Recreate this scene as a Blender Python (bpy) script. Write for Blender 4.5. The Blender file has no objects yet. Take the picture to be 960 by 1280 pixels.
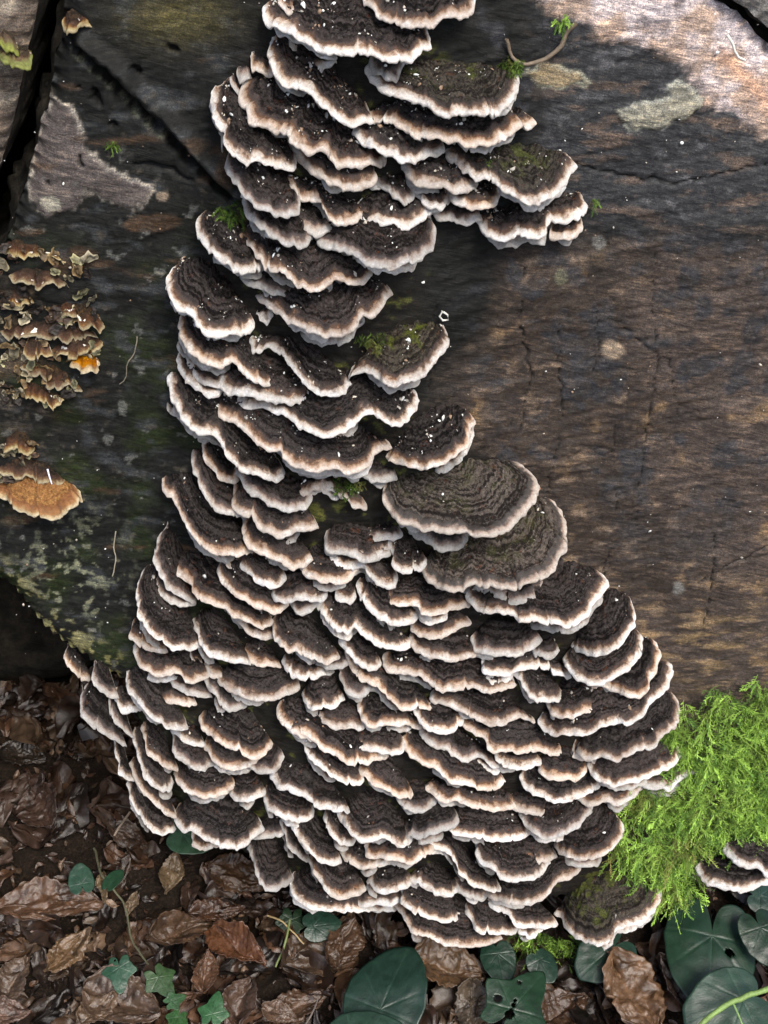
import bpy, math, random
import numpy as np
from mathutils import Vector
random.seed(7); rng = np.random.default_rng(7)
S = bpy.context.scene; COL = S.collection
R = math.radians

# ------------------------------------------------------------------ camera, light, exposure
TAU = R(8); REL = R(38); FOVV = R(38)
K = math.tan(FOVV/2)/640.0                       # camera-plane units per photo pixel (photo is 960 x 1280)
DIST = 0.32/math.tan(FOVV/2)
PHI = TAU+REL
CAM = np.array([0, -math.cos(PHI)*DIST, math.sin(PHI)*DIST])
FWD = np.array([0, math.cos(PHI), -math.sin(PHI)])
UPC = np.array([0, math.sin(PHI), math.cos(PHI)])
RT = np.array([1.0, 0, 0])
cd = bpy.data.cameras.new('camera'); cam = bpy.data.objects.new('camera', cd); COL.objects.link(cam)
cam.location = CAM; cam.rotation_euler = (math.pi/2-PHI, 0, 0)
cd.sensor_fit = 'VERTICAL'; cd.angle_y = FOVV; cd.clip_start = 0.01; cd.clip_end = 200
S.camera = cam
S.render.resolution_x = 768; S.render.resolution_y = 1024

SUN_EL, SUN_AZ = R(58), R(150)                   # azimuth clockwise from +Y (log behind, camera in front)
w = bpy.data.worlds.new("World"); S.world = w; w.use_nodes = True
nt = w.node_tree; nt.nodes.clear()
sky = nt.nodes.new('ShaderNodeTexSky'); sky.sky_type = 'NISHITA'; sky.sun_disc = False
sky.sun_elevation = SUN_EL; sky.sun_rotation = SUN_AZ
sky.air_density = 1.0; sky.dust_density = 4.0; sky.ozone_density = 1.0
bgn = nt.nodes.new('ShaderNodeBackground'); bgn.inputs[1].default_value = 0.12
wo = nt.nodes.new('ShaderNodeOutputWorld')
nt.links.new(sky.outputs[0], bgn.inputs[0]); nt.links.new(bgn.outputs[0], wo.inputs[0])
sd = bpy.data.lights.new('sun', 'SUN'); so = bpy.data.objects.new('sun', sd); COL.objects.link(so)
sd.energy = 2.2; sd.angle = R(20); sd.color = (1, 0.95, 0.88)
sdir = Vector((math.sin(SUN_AZ)*math.cos(SUN_EL), math.cos(SUN_AZ)*math.cos(SUN_EL), math.sin(SUN_EL)))
so.rotation_euler = sdir.to_track_quat('Z', 'Y').to_euler()
S.view_settings.view_transform = 'Standard'; S.view_settings.look = 'None'
S.view_settings.exposure = 1.0; S.view_settings.gamma = 1; S.view_settings.use_curve_mapping = False

# ------------------------------------------------------------------ geometry of the place
NW = np.array([0, -math.cos(TAU), math.sin(TAU)])      # outward normal of the sawn log face
UW = np.array([0, math.sin(TAU), math.cos(TAU)])       # up along the face
def ray(px, py):
    px = np.asarray(px, float); py = np.asarray(py, float)
    d = FWD + (px-480)[..., None]*K*RT - (py-640)[..., None]*K*UPC
    return d
def on_plane(px, py, p0, n):
    d = ray(px, py)
    t = ((p0-CAM)*n).sum(-1)/(d*n).sum(-1)
    return CAM + d*t[..., None]
def bulge(P):                                           # the old wood swells out under the crowded lower tiers
    a = P[..., 0]; b = P @ UW
    g = 0.030*np.exp(-((a-0.02)/0.15)**2 - ((b+0.24)/0.13)**2)
    g += 0.010*np.exp(-((a+0.03)/0.07)**2 - ((b-0.1)/0.2)**2)
    return g
def W(px, py, off=0.0):
    px = np.atleast_1d(np.asarray(px, float)); py = np.atleast_1d(np.asarray(py, float))
    o = np.zeros(px.shape)
    for _ in range(6):
        P = on_plane(px, py, NW*(o+off)[..., None], NW)
        o = bulge(P)
    return P
def wall_ab(px, py):
    P = on_plane(np.asarray(px, float), np.asarray(py, float), np.zeros(3), NW)
    return np.stack([P[..., 0], P @ UW], -1)
ZG = float(W(480, 1175)[0][2]) - 0.012                # the forest floor
def ground(px, py, h=0.0):
    px = np.atleast_1d(np.asarray(px, float)); py = np.atleast_1d(np.asarray(py, float))
    return on_plane(px, py, np.array([0, 0, ZG+h]), np.array([0, 0, 1.0]))

# ------------------------------------------------------------------ numpy noise
_perm = rng.permutation(4096)
_grad = rng.standard_normal((4096, 3)); _grad /= np.linalg.norm(_grad, axis=1)[:, None]
def perlin(P):
    P = np.asarray(P, float); I = np.floor(P).astype(np.int64); F = P-I
    U = F*F*F*(F*(F*6-15)+10); out = 0
    for dx in (0, 1):
        for dy in (0, 1):
            for dz in (0, 1):
                h = _perm[(_perm[(_perm[(I[..., 0]+dx) & 4095]+I[..., 1]+dy) & 4095]+I[..., 2]+dz) & 4095]
                g = _grad[h]
                dot = g[..., 0]*(F[..., 0]-dx)+g[..., 1]*(F[..., 1]-dy)+g[..., 2]*(F[..., 2]-dz)
                wt = (U[..., 0] if dx else 1-U[..., 0])*(U[..., 1] if dy else 1-U[..., 1])*(U[..., 2] if dz else 1-U[..., 2])
                out = out+wt*dot
    return out*1.5
def fbm(P, o=4, g=0.5):
    a = 1.0; r = 0; P = np.asarray(P, float)
    for i in range(o):
        r = r+a*perlin(P+17.3*i); P = P*2.03; a *= g
    return r
def sm(x, a, b):
    t = np.clip((x-a)/(b-a), 0, 1); return t*t*(3-2*t)

# ------------------------------------------------------------------ object helpers
def link(o, parent=None):
    COL.objects.link(o)
    if parent is not None: o.parent = parent
    return o
def mesh_obj(name, V, F, mat, parent=None, smooth=True, uv=None, col=None):
    me = bpy.data.meshes.new(name)
    V = np.asarray(V, np.float32); F = np.asarray(F, np.int32)
    k = F.shape[1]
    me.vertices.add(len(V)); me.vertices.foreach_set('co', V.ravel())
    me.loops.add(F.size); me.loops.foreach_set('vertex_index', F.ravel())
    me.polygons.add(len(F)); me.polygons.foreach_set('loop_start', np.arange(0, F.size, k, dtype=np.int32))
    me.polygons.foreach_set('loop_total', np.full(len(F), k, np.int32))
    if smooth: me.polygons.foreach_set('use_smooth', np.ones(len(F), bool))
    if uv is not None:
        l = me.uv_layers.new(name='UVMap'); l.data.foreach_set('uv', np.asarray(uv, np.float32)[F.ravel()].ravel())
    if col is not None:
        c = me.color_attributes.new('Col', 'FLOAT_COLOR', 'POINT')
        c.data.foreach_set('color', np.asarray(col, np.float32).ravel())
    me.update(calc_edges=True); me.validate()
    me.materials.append(mat)
    return link(bpy.data.objects.new(name, me), parent)
def grid_faces(n, m, base=0, wrap=False):
    i = np.arange(n-1)[:, None]; j = np.arange(m-1 if not wrap else m)[None, :]
    j2 = (j+1) % m
    a = i*m+j; b = i*m+j2; c = (i+1)*m+j2; d = (i+1)*m+j
    return np.stack([a, b, c, d], -1).reshape(-1, 4)+base
def empty(name, loc):
    o = bpy.data.objects.new(name, None); o.empty_display_size = 0.01; o.location = loc
    return link(o)
def tag(o, label=None, cat=None, group=None, kind=None):
    for k, v in (('label', label), ('category', cat), ('group', group), ('kind', kind)):
        if v: o[k] = v
    return o

# ------------------------------------------------------------------ node helpers
def newmat(name):
    m = bpy.data.materials.new(name); m.use_nodes = True
    t = m.node_tree; b = t.nodes['Principled BSDF']
    return m, t, b
class N:
    def __init__(s, t): s.t = t
    def __call__(s, typ, **kw):
        n = s.t.nodes.new(typ)
        for k, v in kw.items(): setattr(n, k, v)
        return n
    def lk(s, a, b): s.t.links.new(a, b)
    def math(s, op, a, b=None, c=None, clamp=False):
        n = s('ShaderNodeMath', operation=op); n.use_clamp = clamp
        for i, x in enumerate((a, b, c)):
            if x is None: continue
            if isinstance(x, (int, float)): n.inputs[i].default_value = x
            else: s.lk(x, n.inputs[i])
        return n.outputs[0]
    def noise(s, vec, scale, detail=5, rough=0.6, dist=0.0):
        n = s('ShaderNodeTexNoise'); n.inputs['Scale'].default_value = scale
        n.inputs['Detail'].default_value = detail; n.inputs['Roughness'].default_value = rough
        n.inputs['Distortion'].default_value = dist
        if vec is not None: s.lk(vec, n.inputs['Vector'])
        return n.outputs['Fac']
    def mapping(s, vec, scale=(1, 1, 1), rot=(0, 0, 0)):
        n = s('ShaderNodeMapping'); n.inputs['Scale'].default_value = scale; n.inputs['Rotation'].default_value = rot
        s.lk(vec, n.inputs['Vector']); return n.outputs[0]
    def ramp(s, fac, stops, interp='LINEAR'):
        n = s('ShaderNodeValToRGB'); r = n.color_ramp; r.interpolation = interp
        while len(r.elements) < len(stops): r.elements.new(0.5)
        for e, (p, c) in zip(r.elements, stops):
            e.position = p; e.color = (*c, 1) if len(c) == 3 else c
        s.lk(fac, n.inputs[0]); return n.outputs[0]
    def mix(s, fac, a, b, mode='MIX'):
        n = s('ShaderNodeMix', data_type='RGBA', blend_type=mode)
        for i, x in ((0, fac), (6, a), (7, b)):
            if isinstance(x, (int, float)): n.inputs[i].default_value = x
            elif isinstance(x, tuple): n.inputs[i].default_value = (*x, 1)
            else: s.lk(x, n.inputs[i])
        return n.outputs[2]
    def bump(s, h, dist=0.001, strength=1.0, nrm=None):
        n = s('ShaderNodeBump'); n.inputs['Distance'].default_value = dist; n.inputs['Strength'].default_value = strength
        s.lk(h, n.inputs['Height'])
        if nrm is not None: s.lk(nrm, n.inputs['Normal'])
        return n.outputs[0]

# ---- materials
def mat_fungus(name, ramp, zoneA, zoneB, moss=0.0, brownspots=0.5, rough=0.75, ramp2=None):
    """colour by distance from the growing edge (uv.x in cm, about 0..4)."""
    m, t, b = newmat(name); n = N(t)
    uv = n('ShaderNodeUVMap').outputs[0]; tc = n('ShaderNodeTexCoord').outputs['Object']
    oi = n('ShaderNodeObjectInfo').outputs['Random']
    sep = n('ShaderNodeSeparateXYZ'); n.lk(uv, sep.inputs[0])
    q = sep.outputs[0]
    big = n.noise(tc, 130, 3, 0.6); med = n.noise(tc, 420, 4, 0.7); fine = n.noise(tc, 1500, 4, 0.75)
    fib = n.noise(n.mapping(uv, (5, 60, 1)), 1.0, 4, 0.7)
    d = n.math('ADD', n.math('MULTIPLY', n.math('SUBTRACT', big, 0.5), 0.85), n.math('MULTIPLY', n.math('SUBTRACT', med, 0.5), 0.40))
    d = n.math('ADD', d, n.math('MULTIPLY', n.math('SUBTRACT', fib, 0.5), 0.28))
    d = n.math('ADD', d, n.math('MULTIPLY', n.math('SUBTRACT', fine, 0.5), 0.16))
    amp = n.math('ADD', n.math('MULTIPLY', q, 1.6, clamp=True), 0.10)
    q2 = n.math('ADD', q, n.math('MULTIPLY', d, amp))
    c = n.ramp(q2, ramp)
    if ramp2:
        pv = n('ShaderNodeCombineXYZ'); n.lk(n.math('MULTIPLY', sep.outputs[1], 1.0), pv.inputs[0]); n.lk(n.math('MULTIPLY', oi, 90), pv.inputs[1])
        pf = n.math('MULTIPLY', n.math('SUBTRACT', n.math('ADD', n.noise(pv.outputs[0], 1.0, 3, 0.6), n.math('MULTIPLY', n.math('SUBTRACT', med, 0.5), 0.5)), 0.52), 9, clamp=True)
        c = n.mix(pf, c, n.ramp(q2, ramp2))
    # concentric zones further in
    zv = n('ShaderNodeCombineXYZ'); n.lk(n.math('MULTIPLY', n.math('ADD', q, n.math('MULTIPLY', d, 0.16)), 6.0), zv.inputs[0])
    n.lk(n.math('MULTIPLY', sep.outputs[1], 0.12), zv.inputs[1]); n.lk(n.math('MULTIPLY', oi, 60), zv.inputs[2])
    zz = n.noise(zv.outputs[0], 1.0, 2, 0.5)
    zf = n.math('MULTIPLY', n.math('SUBTRACT', n.math('ADD', n.math('MULTIPLY', zz, 1.0), n.math('MULTIPLY', n.math('SUBTRACT', med, 0.5), 0.9)), 0.40), 4.5, clamp=True)
    zf = n.math('MULTIPLY', zf, n.math('ADD', 0.35, n.math('MULTIPLY', fib, 0.9)), clamp=True)
    zc = n.mix(zf, zoneA, zoneB)
    inner = n.math('MULTIPLY', n.math('SUBTRACT', q2, 0.74), 6.0, clamp=True)
    c = n.mix(inner, c, zc)
    # mottled brown on the pale edge
    sp = n.math('MULTIPLY', n.math('SUBTRACT', n.noise(n.mapping(tc, (1, 1, 1)), 260, 3, 0.7), 0.56), 9, clamp=True)
    edge = n.math('MULTIPLY', n.math('MULTIPLY', n.math('SUBTRACT', q, 0.10), 8, clamp=True), n.math('MULTIPLY', n.math('SUBTRACT', 0.75, q), 5, clamp=True))
    c = n.mix(n.math('MULTIPLY', n.math('MULTIPLY', sp, edge), brownspots), c, (0.22, 0.12, 0.075))
    # aged, stained stretches of the margin
    ag = n.math('MULTIPLY', n.math('SUBTRACT', n.noise(tc, 62, 4, 0.7), 0.56), 8, clamp=True)
    c = n.mix(n.math('MULTIPLY', ag, 0.62), c, n.mix(1.0, c, (0.52, 0.42, 0.36), 'MULTIPLY'))
    # grey dust and lichen grains
    gr = n.math('MULTIPLY', n.math('SUBTRACT', n.noise(tc, 900, 3, 0.8), 0.62), 9, clamp=True)
    c = n.mix(n.math('MULTIPLY', gr, 0.10 if 'orange' in name else 0.42), c, (0.30, 0.27, 0.25))
    rb = n.math('MULTIPLY', n.math('SUBTRACT', n.noise(tc, 170, 4, 0.75), 0.60), 10, clamp=True)
    c = n.mix(n.math('MULTIPLY', n.math('MULTIPLY', rb, inner), 0.8), c, (0.12, 0.05, 0.028))
    if moss:
        g = n.math('MULTIPLY', n.math('SUBTRACT', n.noise(tc, 75, 5, 0.7), 0.50), 12, clamp=True)
        far = n.math('MULTIPLY', n.math('SUBTRACT', q2, 1.3), 1.6, clamp=True)
        c = n.mix(n.math('MULTIPLY', n.math('MULTIPLY', g, far), moss), c, (0.10, 0.12, 0.025))
    gk = n.ramp(n.noise(tc, 820, 3, 0.8), [(0.32, (0.45, 0.45, 0.45)), (0.5, (0.95, 0.95, 0.95)), (0.68, (1.7, 1.65, 1.6))])
    c = n.mix(n.math('ADD', 0.30, n.math('MULTIPLY', inner, 0.6)), c, n.mix(1.0, c, gk, 'MULTIPLY'))
    # each bracket a little its own
    hv = n('ShaderNodeHueSaturation'); n.lk(c, hv.inputs['Color'])
    n.lk(n.math('ADD', n.math('MULTIPLY', oi, 0.30), 0.88), hv.inputs['Value'])
    n.lk(n.math('ADD', n.math('MULTIPLY', oi, 0.3), 0.85), hv.inputs['Saturation'])
    n.lk(hv.outputs[0], b.inputs['Base Color'])
    b.inputs['Roughness'].default_value = rough
    b.inputs['Specular IOR Level'].default_value = 0.12
    h = n.math('ADD', n.math('MULTIPLY', fib, 0.8), n.math('MULTIPLY', med, 1.0))
    h = n.math('ADD', h, n.math('MULTIPLY', fine, 0.6))
    h = n.math('ADD', h, n.math('MULTIPLY', zz, 0.5))
    n.lk(n.bump(h, 0.0017, 1.0), b.inputs['Normal'])
    return m
BLACKA, BLACKB = (0.008, 0.0065, 0.006), (0.082, 0.070, 0.067)
def fr(white, cream, tan, brown, in1=(0.085, 0.069, 0.064), in2=(0.030, 0.024, 0.022)):
    return [(0.0, white), (0.15, white), (0.28, cream), (0.41, tan), (0.50, brown), (0.64, in1), (0.84, in2)]
R_TAN = fr((0.70, 0.62, 0.55), (0.56, 0.43, 0.33), (0.34, 0.225, 0.155), (0.13, 0.075, 0.05))
R_WHT = fr((0.86, 0.86, 0.86), (0.82, 0.80, 0.77), (0.46, 0.36, 0.29), (0.13, 0.09, 0.075))
R_GRY = fr((0.56, 0.54, 0.51), (0.47, 0.41, 0.36), (0.30, 0.22, 0.18), (0.13, 0.10, 0.09), (0.085, 0.074, 0.072))
R_CRM = fr((0.80, 0.77, 0.73), (0.68, 0.60, 0.52), (0.40, 0.29, 0.215), (0.14, 0.09, 0.065))
F_TAN = mat_fungus('fungus tan edged', R_TAN, BLACKA, BLACKB, ramp2=R_CRM)
F_WHITE = mat_fungus('fungus white edged', R_CRM, BLACKA, BLACKB, brownspots=0.5, ramp2=R_WHT)
F_GREY = mat_fungus('fungus grey edged', R_GRY, BLACKA, (0.065, 0.055, 0.052), brownspots=0.3, ramp2=fr((0.64, 0.63, 0.62), (0.55, 0.50, 0.46), (0.34, 0.26, 0.22), (0.12, 0.09, 0.08)))
F_ZONED = mat_fungus('fungus grey zoned', fr((0.60, 0.54, 0.48), (0.50, 0.40, 0.33), (0.26, 0.20, 0.17), (0.11, 0.10, 0.09), (0.09, 0.08, 0.075), (0.06, 0.055, 0.05)), (0.020, 0.016, 0.014), (0.17, 0.145, 0.125), moss=0.22)
F_MOSSY = mat_fungus('fungus mossy backed', R_CRM, (0.016, 0.013, 0.011), (0.10, 0.088, 0.07), moss=0.8, ramp2=R_TAN)
F_ORANGE = mat_fungus('fungus orange', [(0, (0.72, 0.62, 0.42)), (0.14, (0.66, 0.50, 0.26)), (0.3, (0.44, 0.22, 0.065)), (0.5, (0.38, 0.15, 0.03)), (0.7, (0.28, 0.10, 0.02)), (0.85, (0.25, 0.09, 0.016))], (0.30, 0.11, 0.010), (0.50, 0.24, 0.03), brownspots=0.6)
F_CRUST = mat_fungus('fungus crust', [(0, (0.52, 0.45, 0.30)), (0.10, (0.44, 0.35, 0.19)), (0.24, (0.20, 0.11, 0.05)), (0.4, (0.10, 0.05, 0.03)), (0.7, (0.05, 0.03, 0.02)), (0.85, (0.03, 0.022, 0.016))], (0.03, 0.022, 0.016), (0.10, 0.06, 0.03), brownspots=0.5)
F_LIME = mat_fungus('fungus lime edged', [(0, (0.30, 0.33, 0.10)), (0.2, (0.24, 0.26, 0.09)), (0.34, (0.22, 0.16, 0.08)), (0.5, (0.14, 0.09, 0.05)), (0.7, (0.08, 0.05, 0.03)), (0.85, (0.05, 0.035, 0.025))], (0.04, 0.03, 0.02), (0.16, 0.12, 0.07))
def mat_pores():
    m, t, b = newmat('fungus pores'); n = N(t)
    tc = n('ShaderNodeTexCoord').outputs['Object']
    v = n('ShaderNodeTexVoronoi'); v.inputs['Scale'].default_value = 1800; n.lk(tc, v.inputs['Vector'])
    c = n.ramp(n.noise(tc, 120, 4), [(0.3, (0.52, 0.46, 0.38)), (0.7, (0.70, 0.67, 0.62))])
    n.lk(c, b.inputs['Base Color']); b.inputs['Roughness'].default_value = 0.8
    n.lk(n.bump(v.outputs['Distance'], 0.0004, 0.6), b.inputs['Normal'])
    return m
F_PORES = mat_pores()

def mat_wood(name, sat=1.0, bumpd=0.0008, rough=(0.42, 0.75)):
    m, t, b = newmat(name); n = N(t)
    tc = n('ShaderNodeTexCoord').outputs['Object']
    vc = n('ShaderNodeVertexColor', layer_name='Col').outputs[0]
    rot = n.mapping(tc, (1, 1, 1), (0, R(-14), 0))
    st = n.noise(n.mapping(rot, (55, 55, 620)), 1.0, 8, 0.78, 1.0)
    st3 = n.noise(n.mapping(tc, (30, 30, 900), (0, R(-5), 0)), 1.0, 6, 0.8, 0.7)
    st2 = n.noise(n.mapping(tc, (420, 60, 60)), 1.0, 5, 0.7, 0.8)
    pit = n.noise(tc, 330, 8, 0.82, 0.5); sp = n.noise(tc, 1500, 4, 0.8)
    f = n.math('ADD', n.math('MULTIPLY', st, 0.42), n.math('ADD', n.math('MULTIPLY', pit, 0.33), n.math('MULTIPLY', st3, 0.25)))
    k = n.ramp(f, [(0.36, (0.25, 0.25, 0.27)), (0.45, (0.55, 0.55, 0.57)), (0.51, (1.0, 1.0, 1.0)), (0.57, (1.9, 1.75, 1.55)), (0.66, (3.4, 3.0, 2.5))])
    c = n.mix(1.0, vc, k, 'MULTIPLY')
    dk = n.math('MULTIPLY', n.math('SUBTRACT', n.noise(tc, 260, 5, 0.8, 1.2), 0.60), 12, clamp=True)
    c = n.mix(n.math('MULTIPLY', dk, 0.6), c, (0.012, 0.011, 0.012))
    c = n.mix(0.8, c, n.mix(1.0, c, n.ramp(sp, [(0.35, (0.35,)*3), (0.5, (1, 1, 1)), (0.66, (2.2, 2.2, 2.1))]), 'MULTIPLY'))
    wht = n.math('MULTIPLY', n.math('SUBTRACT', sp, 0.715), 30, clamp=True)
    c = n.mix(n.math('MULTIPLY', wht, 0.45), c, (0.32, 0.32, 0.29))
    n.lk(c, b.inputs['Base Color'])
    n.lk(n.ramp(n.noise(tc, 90, 4), [(0.35, (rough[0],)*3), (0.65, (rough[1],)*3)]), b.inputs['Roughness'])
    b.inputs['Specular IOR Level'].default_value = 0.22
    h = n.math('ADD', n.math('MULTIPLY', st, 1.0), n.math('MULTIPLY', pit, 0.35))
    h = n.math('ADD', h, n.math('MULTIPLY', st2, 0.35)); h = n.math('ADD', h, n.math('MULTIPLY', sp, 0.2))
    n.lk(n.bump(h, bumpd, 0.9), b.inputs['Normal'])
    return m
M_WOOD = mat_wood('wet sawn wood')
M_GREYWOOD = mat_wood('weathered grey wood', rough=(0.6, 0.85))
def simple_mat(name, stops, scale, rough=0.7, bd=0.001, detail=6, spec=0.4, bscale=None, stretch=(1, 1, 1)):
    m, t, b = newmat(name); n = N(t)
    tc = n('ShaderNodeTexCoord').outputs['Object']
    f = n.noise(n.mapping(tc, stretch), scale, detail, 0.7)
    n.lk(n.ramp(f, stops), b.inputs['Base Color'])
    b.inputs['Roughness'].default_value = rough; b.inputs['Specular IOR Level'].default_value = spec
    f2 = n.noise(tc, bscale or scale*2, detail, 0.7)
    n.lk(n.bump(f2, bd, 0.9), b.inputs['Normal'])
    return m
M_BARK = simple_mat('black bark', [(0.35, (0.006, 0.006, 0.005)), (0.55, (0.022, 0.019, 0.015)), (0.72, (0.04, 0.035, 0.024))], 60, 0.85, 0.004, spec=0.12)
M_SOIL = simple_mat('damp soil', [(0.32, (0.006, 0.004, 0.003)), (0.52, (0.018, 0.012, 0.008)), (0.68, (0.05, 0.032, 0.022)), (0.8, (0.11, 0.085, 0.065))], 420, 0.85, 0.004, spec=0.15)

def mat_leaf(name, rough=0.5, spec=0.5, bd=0.0007, coat=0.0, var=0.4, trans=0.0):
    m, t, b = newmat(name); n = N(t)
    tc = n('ShaderNodeTexCoord').outputs['Object']
    vc = n('ShaderNodeVertexColor', layer_name='Col').outputs[0]
    oi = n('ShaderNodeObjectInfo').outputs['Random']
    f = n.noise(tc, 90, 5, 0.7); f2 = n.noise(tc, 700, 4, 0.75)
    k = n.ramp(n.math('ADD', n.math('MULTIPLY', f, 0.6), n.math('MULTIPLY', f2, 0.4)), [(0.34, (1-var,)*3), (0.5, (1, 1, 1)), (0.66, (1+var*1.3,)*3)])
    c = n.mix(1.0, vc, k, 'MULTIPLY')
    sp = n.math('MULTIPLY', n.math('SUBTRACT', n.noise(tc, 1100, 3, 0.8), 0.70), 25, clamp=True)
    c = n.mix(n.math('MULTIPLY', sp, 0.5), c, (0.30, 0.29, 0.26))
    n.lk(c, b.inputs['Base Color']); b.inputs['Roughness'].default_value = rough
    b.inputs['Specular IOR Level'].default_value = spec
    b.inputs['Coat Weight'].default_value = coat; b.inputs['Coat Roughness'].default_value = 0.35
    n.lk(n.bump(n.math('ADD', f, n.math('MULTIPLY', f2, 0.6)), bd, 0.8), b.inputs['Normal'])
    return m
M_DEAD = mat_leaf('dead leaf', 0.32, 0.45, 0.0008, 0.0, 0.55)
M_IVY = mat_leaf('ivy leaf', 0.36, 0.4, 0.0004, 0.0, 0.3)
M_MOSS = mat_leaf('moss shoot', 0.6, 0.12, 0.0002, 0, 0.3)
M_FLECK = simple_mat('white fleck', [(0.4, (0.50, 0.50, 0.46)), (0.6, (0.80, 0.82, 0.80))], 300, 0.7, 0.0003)
M_TWIG = mat_leaf('twig', 0.6, 0.4)

# ------------------------------------------------------------------ log faces
def polyline_dist(A, pts):
    """distance of points A (n,2) to a polyline, and the fraction along it"""
    best = np.full(len(A), 1e9); frac = np.zeros(len(A))
    n = len(pts)-1
    for i in range(n):
        p, q = np.asarray(pts[i], float), np.asarray(pts[i+1], float)
        d = q-p; t = np.clip(((A-p)@d)/(d@d+1e-12), 0, 1)
        dd = np.linalg.norm(A-(p+t[:, None]*d), axis=1)
        mm = dd < best; best[mm] = dd[mm]; frac[mm] = (i+t[mm])/n
    return best, frac
def inside(A, poly):
    r = np.zeros(len(A), bool); n = len(poly); x, y = A[:, 0], A[:, 1]
    for i in range(n):
        x1, y1 = poly[i]; x2, y2 = poly[(i+1) % n]
        c = ((y1 > y) != (y2 > y)) & (x < (x2-x1)*(y-y1)/(y2-y1+1e-15)+x1)
        r ^= c
    return r
def catmull(pts, step, closed=False):
    P = np.asarray(pts, float); n = len(P)
    if closed: Q = np.vstack([P[-1], P, P[0], P[1]])
    else: Q = np.vstack([2*P[0]-P[1], P, 2*P[-1]-P[-2]])
    out = []
    for i in range(1, len(Q)-2):
        p0, p1, p2, p3 = Q[i-1], Q[i], Q[i+1], Q[i+2]
        k = max(2, int(np.linalg.norm(p2-p1)/step*2))
        t = np.linspace(0, 1, k, endpoint=False)[:, None]
        out.append(0.5*((2*p1)+(-p0+p2)*t+(2*p0-5*p1+4*p2-p3)*t*t+(-p0+3*p1-3*p2+p3)*t**3))
    if not closed: out.append(P[-1:])
    C = np.vstack(out)
    if closed: C = np.vstack([C, C[:1]])
    L = np.r_[0, np.cumsum(np.linalg.norm(np.diff(C, axis=0), axis=1))]
    m = max(4, int(L[-1]/step))
    s = np.linspace(0, L[-1], m)
    C = np.stack([np.interp(s, L, C[:, k]) for k in range(C.shape[1])], 1)
    return C[:-1] if closed else C

def log_piece(root, outline_px, off, cell, colour, relief, mat, depth=0.55, face_name='sawn_face', bark=True, lip=0.008):
    ab = wall_ab(*np.array(outline_px, float).T)
    ab = catmull(ab, 0.004, closed=True)
    nz = perlin(np.c_[ab*60, np.zeros(len(ab))])[:, None]; nz2 = perlin(np.c_[ab*240, np.ones(len(ab))])[:, None]
    c = ab.mean(0); ab = ab + (ab-c)/np.linalg.norm(ab-c, axis=1)[:, None]*(nz*0.003+nz2*0.0012)
    lo, hi = ab.min(0), ab.max(0)
    xs = np.arange(lo[0]-cell, hi[0]+cell, cell); ys = np.arange(lo[1]-cell, hi[1]+cell, cell)
    X, Y = np.meshgrid(xs, ys, indexing='xy'); A = np.c_[X.ravel(), Y.ravel()]
    ins = inside(A, ab).reshape(X.shape)
    # distance to the outline, computed coarsely from the outline points
    dist = np.full(len(A), 1e9); near = np.zeros(len(A), int)
    for j0 in range(0, len(A), 20000):
        D = ((A[j0:j0+20000, None, :]-ab[None, ::2, :])**2).sum(-1)
        near[j0:j0+20000] = D.argmin(1)*2; dist[j0:j0+20000] = np.sqrt(D.min(1))
    use = ins.copy()
    use[1:] |= ins[:-1]; use[:-1] |= ins[1:]; use[:, 1:] |= ins[:, :-1]; use[:, :-1] |= ins[:, 1:]
    fi = ins.ravel(); out = ~fi
    A2 = A.copy(); A2[out] = ab[near[out]]; dist[out] = 0
    H = relief(A2)
    e = np.clip(1-dist/(lip*1.4), 0, 1); H = H*(1-e) - lip*e**2
    base = A2[:, :1]*RT + A2[:, 1:2]*UW
    base = base + (bulge(base)*(off == 0) + off)[:, None]*NW
    V = base + H[:, None]*NW
    colr = colour(A2, H)
    idx = -np.ones(X.shape, int)
    cellok = use[:-1, :-1] & use[:-1, 1:] & use[1:, 1:] & use[1:, :-1] & (ins[:-1, :-1] | ins[:-1, 1:] | ins[1:, 1:] | ins[1:, :-1])
    ny, nx = X.shape
    I, J = np.nonzero(cellok); a = I*nx+J
    F = np.stack([a, a+1, a+nx+1, a+nx], 1)
    used = np.unique(F); remap = -np.ones(nx*ny, int); remap[used] = np.arange(len(used))
    f = mesh_obj(face_name, V[used], remap[F][:, ::1], mat, root, col=np.c_[colr[used], np.ones(len(used))])
    if bark:
        m = len(ab); zs = np.r_[0, np.geomspace(0.004, depth, 26)]
        ctr = ab.mean(0); rad = (ab-ctr); rr = np.linalg.norm(rad, axis=1)[:, None]; un = rad/rr
        rows = []
        for z in zs:
            q = np.c_[ab*70, np.full(m, z*25)]
            dd = (fbm(q, 4)*0.010*min(1, z/0.02))[:, None]
            P = ab+un*(dd + 0.004*min(1, z/0.01))
            b3 = P[:, :1]*RT+P[:, 1:2]*UW
            b0 = ab[:, :1]*RT+ab[:, 1:2]*UW
            rows.append(b3+(bulge(b0)*(off == 0)+off-lip-z)[:, None]*NW)
        mesh_obj('bark', np.vstack(rows), grid_faces(len(zs), m, wrap=True), M_BARK, root)
        last = rows[-1]; cc = last.mean(0)
        Vb = np.vstack([last, cc]); k = np.arange(m)
        mesh_obj('far_end', Vb, np.c_[k, (k+1) % m, np.full(m, m)], M_BARK, root, smooth=False)
    return f

def px_of(A):     # face coordinates -> photo pixels, for placing stains where they are
    P = A[:, :1]*RT + A[:, 1:2]*UW
    d = P-CAM; z = d@FWD
    return np.stack([480+(d@RT)/z/K, 640-(d@UPC)/z/K], 1)

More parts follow.
